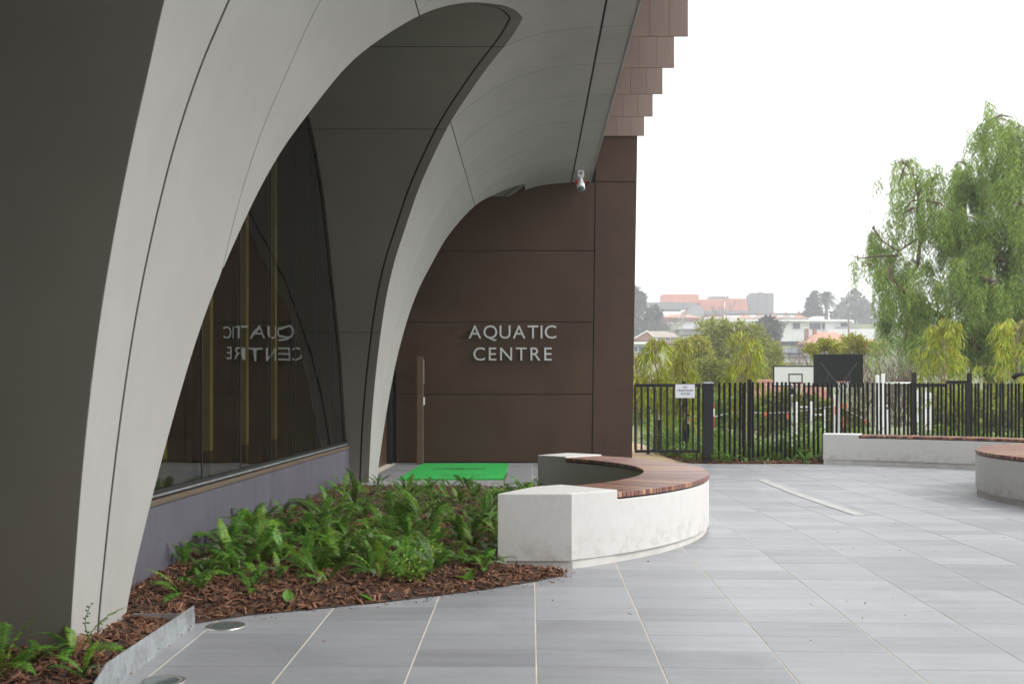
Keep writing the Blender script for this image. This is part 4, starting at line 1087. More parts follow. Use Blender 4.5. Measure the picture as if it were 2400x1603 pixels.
sapling(1490, 835, 1455, 1530, 22.6, 1000, 'young gum tree half hidden by the bronze wall corner', 6)
def stake(px, py, Y, label, w=.075):
    p = at(px, py, Y); z0 = land(p.x, Y); T = thing('tree_stake', label, 'stake', (p.x, Y, z0))
    MB().box(p.x - w/2, p.x + w/2, Y - w/2, Y + w/2, z0 - .1, p.z).build('post', M['rail'], T, .004)
    return p
stake(1756.5, 889, 20.4, 'black stake with bolt holes just right of the yellow green sapling'); stake(1743, 899, 20.9, 'slim dark stake behind the yellow green sapling')
pA = stake(2142, 873, 21.3, 'left of the two black stakes around the pale stemmed sapling', .08); pB = stake(2272, 874, 21.3, 'right of the two black stakes around the pale stemmed sapling', .08)
stake(1603, 894, 20.8, 'dark stake behind the paper notice', .06); stake(1519, 950, 21.5, 'short dark stake seen through the gate left of the bollard light', .06)
tg = thing('tree_tie', 'black webbing tie strung between stakes and the pale stemmed sapling', 'tie', (pA.x, 21.3, at(0, 905, 21.3).z))
for x0, y0, x1, y1 in ((2140, 903, 2213, 904), (2215, 896, 2270, 897)):
    a, b = at(x0, y0, 21.3), at(x1, y1, 21.3)
    MB().box(a.x, b.x, 21.25, 21.262, a.z - .035, a.z + .035).build('strap', M['black'], tg)
tb = thing('tree_tie', 'black webbing end sticking out at the right frame edge', 'tie', at(2390, 880, 21.6))
MB().tube([at(2374, 886, 21.6), at(2382, 880, 21.6), at(2395, 877, 21.6), at(2420, 879, 21.6)], [.05, .05, .035, .035], 7).build('strap', M['black'], tb, smooth=True)
def bollard(px, py, Y, label):
    p = at(px, py, Y); z0 = land(p.x, Y); T = thing('bollard_light', label, 'bollard light', (p.x, Y, z0), 'bollard lights beside the sandy path'); r = .072
    MB().lathe(p.x, Y, [(0, z0 - .1), (r, z0 - .1), (r, p.z - .19), (0, p.z - .19)], 20).build('shaft', M['black'], T, smooth=False)
    MB().lathe(p.x, Y, [(r * .9, p.z - .189), (r * .55, p.z - .10), (r * .9, p.z - .035)], 20).build('reflector', M['stainless'], T, smooth=True)
    MB().lathe(p.x, Y, [(r * .97, p.z - .189), (r * .97, p.z - .035)], 20).build('clear_tube', M['clear'], T, smooth=True)
    MB().lathe(p.x, Y, [(0, p.z - .034), (r, p.z - .034), (r, p.z), (0, p.z + .004)], 20).build('cap', M['black'], T)
def clear_mat():
    m = bpy.data.materials.new('clear_tube'); m.use_nodes = True; N, L = m.node_tree.nodes, m.node_tree.links; N.clear()
    o = N.new('ShaderNodeOutputMaterial'); ms = N.new('ShaderNodeMixShader'); t = N.new('ShaderNodeBsdfTransparent'); g_ = N.new('ShaderNodeBsdfGlossy'); g_.inputs['Roughness'].default_value = .1
    ms.inputs[0].default_value = .25; L.new(t.outputs[0], ms.inputs[1]); L.new(g_.outputs[0], ms.inputs[2]); L.new(ms.outputs[0], o.inputs[0]); return m
M['clear'] = clear_mat()
bollard(1541.5, 963, 22.2, 'black bollard light with clear head left of two behind the gate')
bollard(1608, 971, 20.9, 'black bollard light with clear head below the paper notice')
# ------------------------------------------------------------------ pepper tree
def pepper_tree():
    Y0 = 36.0; g_ = np.random.default_rng(5)
    base = at(2345, 1010, Y0); base.z = land(base.x, Y0)
    T = thing('pepper_tree', 'tall weeping pepper tree with hanging green sprays right of the court', 'tree', base)
    blobs = [(2140,398,48,26),(2105,430,36,26),(2180,432,42,32),(2150,470,44,26),(2118,500,40,26),(2205,500,46,40),(2160,545,40,26),(2052,545,34,26),(2070,590,34,28),
        (2100,610,44,34),(2150,620,44,34),(2205,575,48,40),(2085,660,38,34),(2130,690,52,34),(2190,690,52,36),(2100,730,44,36),(2160,755,56,36),(2120,800,44,26),(2190,800,52,30),(2012,612,20,12),
        (2320,282,36,26),(2385,300,46,30),(2300,330,32,26),(2350,345,46,30),(2420,350,50,34),(2270,395,32,26),(2330,400,50,32),(2395,420,52,36),(2255,440,42,34),(2320,465,52,36),(2390,490,54,40),
        (2250,505,46,38),(2310,540,54,40),(2385,560,56,42),(2250,575,46,40),(2310,610,54,42),(2385,630,56,42),(2255,650,50,40),(2320,680,54,42),(2390,700,56,42),(2250,725,52,40),(2320,750,56,42),(2395,770,56,42),
        (2240,790,50,34),(2310,810,56,36),(2390,830,56,36),(2460,400,50,60),(2470,520,60,60),(2480,640,60,60),(2470,760,60,50),(2540,560,60,90),(2550,720,60,70)]
    mb = MB()
    def limb(pts, r0, r1, dy=0):
        q = [at(px, py, Y0 + dy * i / max(len(pts) - 1, 1)) for i, (px, py) in enumerate(pts)]; mb.tube(q, [lerp(r0, r1, i / (len(q) - 1)) for i in range(len(q))], 7); return q
    trunk = [base - Vector((0, 0, .3)), at(2335, 930, Y0), at(2325, 860, Y0)]; mb.tube(trunk, [.42, .36, .32], 9)
    L1 = limb([(2325, 860), (2270, 790), (2200, 740), (2140, 700), (2105, 672)], .15, .06, -1)
    L2 = limb([(2110, 674), (2150, 622), (2158, 560), (2150, 500), (2152, 455), (2140, 410)], .085, .02)
    L3 = limb([(2325, 860), (2340, 760), (2365, 640), (2368, 540), (2358, 430), (2345, 380), (2330, 300)], .15, .015, 1.2)
    L4 = limb([(2330, 800), (2290, 700), (2285, 600), (2262, 500), (2268, 420)], .10, .015, 1.5)
    L5 = limb([(2335, 800), (2410, 700), (2470, 560), (2500, 450)], .12, .02, 2)
    L6 = limb([(2150, 560), (2105, 590), (2062, 560), (2045, 535)], .05, .012); limb([(2105, 600), (2060, 600), (2015, 606), (1990, 596)], .04, .01); limb([(2156, 540), (2190, 500), (2200, 450)], .05, .012)
    P = []; D = []; nodes = [p for L in (L1, L2, L3, L4, L5, L6) for p in L]
    for bx, by, rx, ry in blobs:
        cy_ = Y0 + g_.uniform(-2.2, 2.2) if bx > 2220 else Y0 + g_.uniform(-1.3, 1.3)
        c = at(bx, by, cy_); k = Y0 / 2400
        src = min(nodes, key=lambda p: (p - c).length); nodes.append(c)
        sub = [g_.normal(size=3) * .62 for _ in range(7)]
        if (src - c).length < 1.7: mb.tube([src, src.lerp(c, .5) + Vector((0, 0, .18)), c], [.034, .022, .01], 5)
        ns = int(rx * ry / 9 * (1.15 if bx > 2220 else (.62 if by < 660 else .85)) * (.8 if by < 360 else 1))
        for _ in range(ns):
            a = sub[_ % 7] + g_.normal(size=3) * .17; s = c + Vector((a[0] * rx * k, a[1] * rx * k * 1.2, (a[2] * ry * .9 + ry * .35) * k)); ln = g_.uniform(.45, 1.35)
            if _ % 7 == 0: mb.tube([c, c.lerp(s, .6) + Vector((0, 0, .12)), s], [.012, .009, .005], 3, cap=False)
            sx, sy = g_.normal() * .16, g_.normal() * .16; m = int(ln / .062)
            for i in range(m):
                t = i / m; p = s + Vector((sx * (1 - (1 - t) ** 2) * ln, sy * (1 - (1 - t) ** 2) * ln, -ln * t ** 1.1)); an = g_.uniform(0, 6.28)
                P.append(p); D.append((math.cos(an) * .8, math.sin(an) * .8, -.9))
    mb.build('trunk', M['bark_red'], T, smooth=True)
    n_ = len(P); me = leaves_mesh('crown', np.array([p[:] for p in P]), np.array(D), nrg.uniform(.12, .25, n_), nrg.uniform(.022, .039, n_))
    mesh_obj('crown', me, M['lf_pepper'], T)
pepper_tree()

# ------------------------------------------------------------------ middle distance trees
def px_blobs(L, Y, dep=.8, seed=0):
    g_ = random.Random(seed); out = []
    for bx, by, rx, ry in L:
        y = Y + g_.uniform(-.5, .5) * dep * rx / 2400 * Y; c = at(bx, by, y); k = y / 2400; out.append((c.x, c.y, c.z, rx * k, rx * k * .8, ry * k, 1))
    return out
def tree_px(name, label, px, Y, L, n, ll, lw, mt, tr=.15, **kw):
    b = at(px, 950, Y); b.z = land(b.x, Y); return leafy_tree(name, label, b, px_blobs(L, Y, seed=px), n, ll, lw, M[mt], tr, **kw)
tree_px('wattle_tree', 'broad olive green wattle tree in front of the white flat roofed house', 1720, 72,
    [(1672,772,38,26),(1690,800,40,28),(1728,775,26,20),(1760,785,34,24),(1640,815,34,24),(1720,815,44,28),(1775,820,44,30),(1660,850,44,30),(1720,860,52,34),(1785,860,46,34),(1810,830,26,24),(1690,900,50,30),(1760,905,56,30),(1625,840,26,22),(1815,880,34,30)], 16000, .34, .10, 'lf_wattle', .22, shell=.6, cs=.34)
tree_px('wattle_tree', 'yellow green rounded wattle tree behind the gate post', 1620, 58, [(1600,818,30,22),(1632,812,30,22),(1612,845,42,28),(1650,840,26,24),(1590,860,30,26),(1640,870,40,26),(1600,900,44,30)], 9000, .26, .08, 'lf_olive', .15, shell=.6)
tree_px('wattle_tree', 'light green fluffy wattle tree just left of the white backboard', 1680, 52, [(1660,855,28,20),(1690,870,40,26),(1650,890,34,28),(1700,905,46,30),(1660,930,48,30),(1720,930,40,28),(1735,890,24,22)], 9000, .20, .07, 'lf_wattle', .13, shell=.6)
tree_px('gum_tree', 'dark round tree standing before the left end of the white house', 1802, 210, [(1800,762,22,20),(1812,775,18,20),(1792,785,18,18),(1805,800,22,18)], 2600, .9, .4, 'lf_dark', .25)
tree_px('gum_tree', 'grey green gum tree on the skyline against the bronze wall corner', 1487, 330, [(1490,690,14,18),(1503,700,10,14),(1485,712,14,14),(1506,714,8,10),(1492,728,16,10)], 1800, 1.2, .6, 'lf_dark', .35, cs=.5)
tree_px('evergreen_tree', 'dark grey evergreen tree below the long slatted building', 1535, 300, [(1535,735,18,16),(1528,752,22,18),(1545,765,24,14),(1515,765,18,16),(1500,760,16,20),(1490,790,16,24)], 2600, 1.1, .5, 'lf_dark', .3)
tree_px('evergreen_tree', 'dark conifer standing left of the palm', 1912, 375, [(1908,694,8,10),(1906,706,12,12),(1901,718,14,12),(1908,730,16,14),(1894,738,14,12),(1912,744,18,14)], 2600, 1.4, .6, 'lf_dark', .35)
tree_px('gum_tree', 'hazy domed tree on the skyline right of the palm', 2003, 400, [(2003,694,16,12),(1990,710,20,16),(2012,712,18,16),(1975,722,18,14),(2030,725,20,16),(2000,738,40,16),(1965,740,20,14),(2040,745,26,16)], 3600, 1.3, .6, 'lf_haze', .35)
for px, Y, L, lb in ((1965, 45, [(1930,806,22,12),(1955,812,26,14),(1905,820,20,14)], 'low green shrub above the black backboard'), (2020, 47, [(2000,800,30,16),(2030,812,26,16),(1990,825,26,14)], 'rounded green shrub behind the brown stalks'),
                     (1530, 95, [(1490,850,20,26),(1470,870,22,30)], 'dark green tree beside the pale shed at the wall corner')):
    tree_px('shrub', lb, px, Y, L, 1800, .16, .06, 'lf_olive', .05, cat='shrub')
tree_px('shrub', 'bright yellow green hedge seen through the fence below the white backboard', 1850, 44, [(1770,955,40,26),(1810,945,36,24),(1850,940,40,24),(1900,948,34,22),(1945,960,36,24),(1790,985,50,34),(1860,985,56,34),(1930,990,50,30),(1990,985,40,30)], 11000, .2, .08, 'lf_wattle', .05, cat='hedge')
tree_px('shrub', 'dark green hedge seen through the fence at the far right', 2330, 33, [(2180,940,50,40),(2260,950,60,44),(2340,950,60,44),(2420,945,60,44),(2200,1000,60,30),(2300,1000,70,30),(2400,1000,70,30)], 9000, .22, .08, 'lf_wattle', .05, cat='hedge')
tree_px('shrub', 'green hedge seen through the gate beyond the sandy path', 1560, 40, [(1500,960,40,40),(1550,950,40,40),(1600,955,40,44),(1650,960,40,40),(1700,965,44,40),(1745,970,36,36)], 9000, .24, .09, 'lf_cover', .05, cat='hedge')

# bare twiggy growth
def bare(name, label, px, py0, py1, wpx, Y, n, mt, seed, r0=.03, cat='shrub', spread=.55, lv=3, up=.9):
    g_ = random.Random(seed); b = at(px, py0, Y); top = at(px, py1, Y); H = top.z - b.z; W = wpx / 2400 * Y
    T = thing(name, label, cat, b); mb = MB()
    def grow(p, d, l, r, lev):
        q = p + d * l * .5 + Vector((g_.uniform(-.06, .06), g_.uniform(-.06, .06), .02)) * l; e_ = p + d * l
        mb.tube([p, q, e_], [r, r * .8, r * .55], 3, cap=False)
        if lev <= 0: return
        for i in range(g_.choice((2, 3, 3))):
            t = g_.uniform(.45, 1); s = q.lerp(e_, max(0, t * 2 - 1)) if t > .5 else p.lerp(q, t * 2)
            nd = (d + Vector((g_.uniform(-1, 1), g_.uniform(-1, 1), g_.uniform(-.35, .6))) * spread).normalized(); grow(s, nd, l * g_.uniform(.5, .8), r * .55, lev - 1)
    for i in range(n):
        x = b.x + (g_.random() - .5) * W; y = Y + (g_.random() - .5) * W * .6; d = Vector((g_.uniform(-.5, .5), g_.uniform(-.4, .4), up)).normalized()
        grow(Vector((x, y, b.z)), d, H * g_.uniform(.38, .62), r0 * g_.uniform(.6, 1.1), lv)
    mb.build('branches', M[mt], T); return T
bare('bare_shrub', 'tangled leafless brown thicket right of the black backboard', 2085, 1000, 850, 150, 44, 80, 'twig', 1, .022)
bare('bare_shrub', 'grey leafless bush under the left side of the pepper tree', 2130, 960, 790, 110, 50, 46, 'twig_grey', 2, .022)
bare('bare_shrub', 'tall dry brown stalks standing above the backboards', 1975, 905, 815, 150, 56, 60, 'twig', 3, .018, spread=.25, lv=2)
bare('bare_shrub', 'pale leafless shrub above the white backboard', 1890, 880, 800, 90, 62, 36, 'twig_grey', 4, .02)
bare('bare_tree', 'thin leaning leafless tree in front of the white house', 1832, 790, 745, 8, 190, 2, 'twig_grey', 5, .16, 'tree', .5, 4)
bare('bare_tree', 'pale leafless birch tree below the orange roofs', 1596, 785, 720, 10, 260, 2, 'twig_pale', 6, .22, 'tree', .45, 4)
bare('bare_tree', 'leafless tree against the orange roof left of the grey block', 1680, 755, 712, 12, 380, 2, 'twig_grey', 7, .24, 'tree', .6, 4)
bare('bare_tree', 'leafless tree against the orange roof beside the small roof window', 1712, 755, 706, 12, 384, 2, 'twig_grey', 8, .24, 'tree', .6, 4)
bare('bare_tree', 'hazy leafless trees on the skyline behind the pepper tree', 2045, 770, 700, 60, 395, 9, 'twig_grey', 9, .26, 'tree', .6, 4)
bare('bare_tree', 'hazy leafless trees between palm and domed tree', 1960, 770, 712, 40, 390, 7, 'twig_grey', 10, .26, 'tree', .6, 4)
bare('bare_shrub', 'grey leafless bushes above the brick house', 1560, 790, 745, 70, 270, 16, 'twig_grey', 11, .12, 'shrub', .6, 4)

# ------------------------------------------------------------------ sports court things
def backboard(px0, px1, py0, py1, Y, face, label):
    a, b = at(px0, py1, Y), at(px1, py0, Y); xm = .5 * (a.x + b.x); z0 = land(xm, Y)
    T = thing('basketball_hoop', label, 'basketball hoop', (xm, Y + .6, z0)); H = b.z - a.z; Wd = b.x - a.x
    if face == 'white':
        MB().box(a.x + .03, b.x - .03, Y, Y + .04, a.z + .03, b.z - .03).build('board', M['white'], T)
        for q_ in ((a.x, a.x + .05, a.z, b.z), (b.x - .05, b.x, a.z, b.z), (a.x + .051, b.x - .051, a.z, a.z + .05), (a.x + .051, b.x - .051, b.z - .05, b.z)):
            MB().box(q_[0], q_[1], Y - .004, Y + .05, q_[2], q_[3]).build('border', M['black'], T)
        sx, sz0, sz1 = .30, a.z + H * .16, a.z + H * .62
        for q_ in ((xm - sx, xm - sx + .05, sz0, sz1), (xm + sx - .05, xm + sx, sz0, sz1), (xm - sx + .051, xm + sx - .051, sz1 - .05, sz1), (xm - sx + .051, xm + sx - .051, sz0, sz0 + .05)):
            MB().box(q_[0], q_[1], Y - .006, Y - .001, q_[2], q_[3]).build('target_line', M['black'], T)
        ry, rz = Y - .32, a.z + H * .13; arm = [(xm, Y + .06, rz), (xm, Y + .6, rz - .3)]
    else:
        MB().box(a.x, b.x, Y, Y + .05, a.z, b.z).build('board', M['black'], T, .01)
        for s in (-1, 1):
            MB().tube([(xm + s * Wd * .37, Y - .03, a.z + H * .74), (xm + s * .1, Y - .12, a.z + H * .12)], .018, 6).build('brace', M['charg'], T)
            MB().tube([(xm + s * Wd * .23, Y - .02, a.z + H * .40), (xm + s * Wd * .23, Y - .02, a.z + .05)], .014, 6).build('brace', M['charg'], T)
        MB().tube([(xm - Wd * .38, Y - .03, a.z + .08), (xm + Wd * .38, Y - .03, a.z + .08)], .014, 6).build('brace', M['charg'], T)
        ry, rz = Y - .42, a.z + H * .17; xm += .04
    mb = MB(); mb.tube([(xm + .225 * math.cos(t), ry + .225 * math.sin(t), rz) for t in np.linspace(0, 2*math.pi, 25)], .012, 5, cap=False); mb.tube([(xm, ry + .2, rz), (xm, Y, rz)], .02, 5); mb.tube([(xm + .2, ry, rz), (xm, ry + .12, rz - .16)], .012, 5)
    mb.build('ring', M['red'], T, smooth=True)
    mb = MB()
    for k in range(12):
        for s in (-1, 1):
            pts = []
            for i in range(5):
                t = i / 4; an = 2 * math.pi * (k + s * t * 1.2) / 12; r = .22 * (1 - .42 * t); pts.append((xm + r * math.cos(an), ry + r * math.sin(an), rz - .42 * t))
            mb.tube(pts, .008, 3, cap=False)
    mb.build('net', M['white'], T)
    pxx = xm + (.02 if face == 'white' else .12); pb = z0 - .1
    MB().tube([(pxx, Y + .7, pb), (pxx, Y + .7, a.z - .2), (pxx, Y + .1, a.z + .25)], .06, 8).build('pole', M['black'], T, smooth=True)
    MB().box(pxx - .09, pxx + .09, Y + .58, Y + .82, z0 + .1, at(0, 925, Y).z).build('pole_pad', M['white'], T, .03)
    return T
backboard(1812, 1917, 857, 906, 43, 'white', 'white basketball backboard with black target square')
backboard(1907, 2023, 830, 907, 37, 'black', 'black back of a basketball board with diagonal braces')
def frame_set(label, Y, posts, bars, name='exercise_frame', cat='exercise frame', r=.045):
    T = thing(name, label, cat, at(posts[0][0], 1000, Y)); LOC[T.name] = T.location.copy()
    for px, py in posts:
        p = at(px, py, Y); z0 = land(p.x, Y); MB().box(p.x - r, p.x + r, Y - r, Y + r, z0 - .1, p.z).build('post', M['white'], T, .01)
    for x0, x1, py in bars:
        a, b = at(x0, py, Y), at(x1, py, Y); MB().tube([a, b], .028, 8).build('bar', M['white'], T, smooth=True)
frame_set('pair of tall white posts with a long crossbar behind the far bench', 30, [(2056.5, 879), (2069.5, 876), (2151, 880)], [(2071, 2150, 898)], r=.045)
frame_set('short white posts with low bars seen through the fence left of the far bench', 34, [(1868.5, 941), (1902.5, 941), (1931, 959)], [(1869, 1902, 954), (1903, 1930, 972)], r=.04)
frame_set('white post pair seen through the fence behind the pale stemmed sapling', 29, [(2167, 885), (2182, 920)], [(2152, 2167, 955)], r=.05)
frame_set('slim white hoop rail behind the fence right of the tall white posts', 31, [(2080, 960), (2136, 953)], [(2060, 2080, 951)], r=.025)
# orange warning pieces
bt = thing('bunting', 'orange flag bunting strung across the court behind the fence', 'bunting', at(1800, 968, 36))
MB().tube([at(1640, 985, 36), at(1720, 965, 36), at(1790, 968, 36), at(1842, 967, 36), at(1900, 960, 36), at(1965, 950, 36), at(2030, 985, 36)], .012, 4).build('cord', M['white'], bt)
for px, py in ((1596, 978), (1616, 984), (1628, 982), (1646, 970), (1716, 958), (1794, 970), (1845, 974), (1907, 966), (2030, 988)):
    p = at(px, py, 36); MB().add([(p.x - .06, 35.98, p.z + .06), (p.x + .06, 35.98, p.z + .06), (p.x + .02, 35.99, p.z - .12), (p.x - .06, 36.0, p.z + .06), (p.x + .06, 36.0, p.z + .06), (p.x + .02, 36.01, p.z - .12)], [(0,1,2), (5,4,3), (0,3,4,1), (1,4,5,2), (2,5,3,0)]).build('flag', M['orange'], bt)
wp = thing('witches_hat', 'orange wrap around the white pad below the black backboard', 'barrier', at(1977, 960, 36.3))
for x0, x1, y0, y1 in ((1956, 1963, 950, 972), (1975, 1984, 945, 958), (1976, 1981, 976, 1002)):
    a, b = at(x0, y1, 36.3), at(x1, y0, 36.3); MB().box(a.x, b.x, 36.25, 36.32, a.z, b.z).build('panel', M['orange'], wp, .02)
wp.name = 'orange_barrier'; LOC['orange_barrier'] = wp.location.copy()
rp = at(1672, 942, 33); rb = thing('barrier_post', 'red and white striped barrier post just right of the gate post', 'barrier post', (rp.x, 33, land(rp.x, 33)))
for y0, y1, mm in ((942, 957, 'red'), (957.5, 975, 'white'), (975.5, 1015, 'red')):
    MB().lathe(rp.x, 33, [(0, at(0, y1, 33).z), (.035, at(0, y1, 33).z), (.035, at(0, y0, 33).z), (0, at(0, y0, 33).z)], 10).build('band', M[mm], rb)

# ------------------------------------------------------------------ houses on the hill
M['rooftile'] = mat('terracotta_tile', (.52, .27, .19), .85, var=.2, scale=1.4, fine=.25, fscale=5)
M['brick'] = mat('brick_far', (.34, .17, .12), .9, var=.15, scale=1.2)
M['orange_clad'] = mat('orange_cladding', (.62, .24, .15), .7, var=.06, scale=.5)
M['grey_clad'] = mat('grey_cladding', (.22, .23, .235), .7, var=.05, scale=.3)
M['grey_roof'] = mat('grey_roof', (.30, .31, .32), .7, var=.08, scale=.5)
M['tan_roof'] = mat('tan_tile', (.34, .29, .24), .85, var=.15, scale=1.2)
M['render_w'] = mat('white_render', (.78, .78, .77), .7, var=.03, scale=.4)
M['win'] = mat('house_window', (.05, .07, .08), .15)
M['slate'] = mat('solar_blue', (.06, .09, .16), .3)
def hbox(T, name, m, x0, x1, y0, y1, Y, d, bevel=0):
    a, b = at(x0, y1, Y), at(x1, y0, Y); return MB().box(a.x, b.x, Y, Y + d, a.z, b.z).build(name, M[m], T, bevel)
def windows(T, wall, rects, Y, m='win', fr='render_w'):
    for x0, x1, y0, y1 in rects:
        a, b = at(x0, y1, Y), at(x1, y0, Y); w = MB().box(a.x - .12, b.x + .12, Y - .10, Y - .02, a.z - .12, b.z + .12).build('window', M[fr], T)
        MB().box(a.x, b.x, Y - .14, Y - .101, a.z, b.z).build('pane', M[m], w)
def hip(T, name, m, x0, x1, ye, yr, xr0, xr1, Y, d, over=.5):
    e0, e1 = at(x0, ye, Y), at(x1, ye, Y); k = Y / 2400; r0 = (xr0 - 1243) * k; r1 = (xr1 - 1243) * k; zr = EYE - (yr - 925) * k; ze = e0.z
    V = [(e0.x - over, Y - over, ze), (e1.x + over, Y - over, ze), (e1.x + over, Y + d + over, ze), (e0.x - over, Y + d + over, ze), (r0, Y + d * .5, zr), (r1, Y + d * .5, zr)]
    V += [(x, y, z - .25) for x, y, z in V[:4]]
    return MB().add(V, [(0,1,5,4), (2,3,4,5), (1,2,5), (3,0,4), (0,6,7,1), (1,7,8,2), (2,8,9,3), (3,9,6,0), (6,9,8,7)]).build(name, M[m], T)
def base_of(px, py, Y): p = at(px, py, Y); return p
# white flat roofed house
Y = 262; h = thing('white_house', 'long white flat roofed modern house in the middle distance', 'house', base_of(1920, 810, Y))
hbox(h, 'wall', 'render_w', 1822, 1990, 754, 800, Y, 14); hbox(h, 'roof', 'render_w', 1816, 2001, 748.5, 753.5, Y - 1.5, 17); hbox(h, 'roof', 'render_w', 1700, 1815, 748, 753.5, Y + 2, 13)
hbox(h, 'wall', 'render_w', 1705, 1815, 754, 800, Y + 3, 11); hbox(h, 'plant_room', 'render_w', 1907, 1932, 741.5, 748, Y + 4, 5); hbox(h, 'terrace_wall', 'render_w', 1940, 2052, 771, 795, Y - 4, 3.6)
hbox(h, 'deck', 'grey_roof', 1966, 2012, 766, 770.5, Y - 4, 3.8)
windows(h, None, [(1834, 1841, 757, 766), (1858, 1875, 757.5, 771), (1897.5, 1904.5, 757.5, 771.5), (1906, 1914, 757.5, 771.5), (1915, 1923, 757.5, 771.5), (1926, 1933.5, 757.5, 771.5), (1970, 1988, 757.5, 765.5)], Y)
hbox(h, 'column', 'render_w', 1934, 1939.5, 771, 800, Y - 2, .5)
# brick house with tan roof
Y = 235; h = thing('brick_house', 'red brick house with tan tiled roof beside the bronze wall corner', 'house', base_of(1540, 800, Y))
hbox(h, 'wall', 'brick', 1487, 1588, 790, 805, Y, 9); hip(h, 'roof', 'tan_roof', 1538, 1590, 790, 773.5, 1526, 1570, Y, 8, .6)
a, b = at(1484, 797, Y - .5), at(1537, 797, Y - .5); t = at(1517, 777, Y - .5)
MB().add([(a.x, Y - .3, a.z), (b.x, Y - .3, b.z), (t.x, Y - .3, t.z), (a.x, Y + 6, a.z), (b.x, Y + 6, b.z), (t.x, Y + 6, t.z)], [(0,1,2), (5,4,3), (0,2,5,3), (2,1,4,5)]).build('gable', M['brick'], h)
MB().tube([(a.x - .4, Y - .45, a.z), (t.x, Y - .45, t.z + .15), (b.x + .5, Y - .45, b.z - .2)], .16, 4).build('barge_board', M['render_w'], h)
windows(h, None, [(1541, 1547, 791.5, 797.5), (1560, 1570, 791.5, 797.5), (1572, 1582, 791.5, 797.5)], Y)
# pale shed at wall corner
Y = 150; h = thing('pale_shed', 'pale grey shed with white parapet below the brick house', 'shed', base_of(1495, 830, Y))
hbox(h, 'parapet', 'render_w', 1470, 1518, 801, 807, Y - .6, 7); hbox(h, 'wall', 'grey_roof', 1472, 1516, 807.2, 836, Y, 6)
windows(h, None, [(1486, 1494, 812, 824), (1497, 1505, 812, 824), (1507, 1513, 812, 824)], Y, 'slate')
# orange roofed school on the ridge
Y = 430; h = thing('orange_roofed_building', 'big hazy orange clad building with dark slatted wing on the ridge', 'building', base_of(1640, 750, Y))
a = at(1551, 709, Y); 
V = [at(1555, 708, Y), at(1637, 708, Y), at(1640, 712, Y), at(1637, 689, Y), at(1553, 689, Y)]
MB().box(at(1553, 0, Y).x, at(1638, 0, Y).x, Y, Y + 10, at(0, 712, Y).z, at(0, 689, Y).z).build('upper_block', M['orange_clad'], h, .3)
MB().box(at(1640, 0, Y).x, at(1700, 0, Y).x, Y + 2, Y + 12, at(0, 740, Y).z, at(0, 700.5, Y).z).build('middle_block', M['orange_clad'], h, .3)
MB().add([at(1699, 740, Y + 1), at(1757, 740, Y + 1), at(1748, 700, Y + 1), at(1728, 699.5, Y + 1), at(1699, 700.5, Y + 1), at(1699, 740, Y + 11), at(1757, 740, Y + 11), at(1748, 700, Y + 11), at(1728, 699.5, Y + 11), at(1699, 700.5, Y + 11)],
         [(0,1,2,3,4), (9,8,7,6,5), (0,5,6,1), (1,6,7,2), (2,7,8,3), (3,8,9,4), (4,9,5,0)]).build('right_block', M['orange_clad'], h)
windows(h, None, [(1566, 1584, 701.5, 706.5), (1732, 1735.5, 704.5, 709.5)], Y + 1 - .1, 'slate', 'render_w')
MB().box(at(1668, 0, Y).x, at(1714, 0, Y).x, Y + 5, Y + 12, at(0, 700, Y).z, at(0, 692, Y).z).build('roof_vent', M['grey_clad'], h)
hbox(h, 'slatted_wing', 'grey_clad', 1486, 1600, 708.5, 726, Y - 5, 10); hbox(h, 'dark_wing', 'grey_clad', 1601, 1634, 709, 722, Y - 4, 8)
for i in range(30):
    x = at(1490 + 3.7 * i, 0, Y - 5.2).x; MB().box(x, x + .3, Y - 5.25, Y - 5.01, at(0, 726, Y - 5).z, at(0, 709, Y - 5).z).build('slat', M['grey_roof'], h)
hbox(h, 'long_canopy', 'grey_clad', 1650, 1790, 728, 735.5, Y - 8, 6); hbox(h, 'long_canopy', 'grey_clad', 1757, 1885, 733.5, 736, Y - 6, 6)
gv = [at(1597, 737, Y - 9), at(1622, 716, Y - 9), at(1650, 737, Y - 9)]
MB().add(gv + [v + Vector((0, 8, 0)) for v in gv], [(0,2,1), (3,4,5), (0,1,4,3), (1,2,5,4), (2,0,3,5)]).build('arched_gable', M['brick'], h)
MB().lathe(0, 0, [(0, 0), (3.4, 0), (3.4, .3), (0, .3)], 24).build('arched_window', M['grey_roof'], h).matrix_basis = Matrix.Translation((at(1622, 733, Y).x, Y - 9.1, at(1622, 734, Y - 9).z)) @ Matrix.Rotation(R_(90), 4, 'X')
# grey block
Y = 440; h = thing('grey_block', 'tall hazy grey panelled block on the ridge right of the orange roofs', 'building', base_of(1782, 740, Y))
V = [at(1748.5, 737, Y + 5), at(1758, 737, Y), at(1813.5, 737, Y), at(1813.5, 737, Y + 14), at(1748.5, 737, Y + 14)]; hz = [692, 686.5, 686.5, 686.5, 692]
T_ = [Vector((v.x, v.y, at(0, q_, Y).z)) for v, q_ in zip(V, hz)]
MB().add(V + T_, [(0,1,6,5), (1,2,7,6), (2,3,8,7), (3,4,9,8), (4,0,5,9), (5,6,7,8,9), (4,3,2,1,0)]).build('wall', M['grey_clad'], h)
for x in (1777, 1796): hbox(h, 'panel_joint', 'charg', x - .35, x + .35, 687, 737, Y - .12, .1)
for y_ in (700, 713, 726): hbox(h, 'panel_joint', 'charg', 1758.5, 1776.4, y_ - .2, y_ + .2, Y - .12, .1)
hbox(h, 'roof_cap', 'grey_clad', 1779, 1788, 684.6, 686.4, Y + 3, 4)
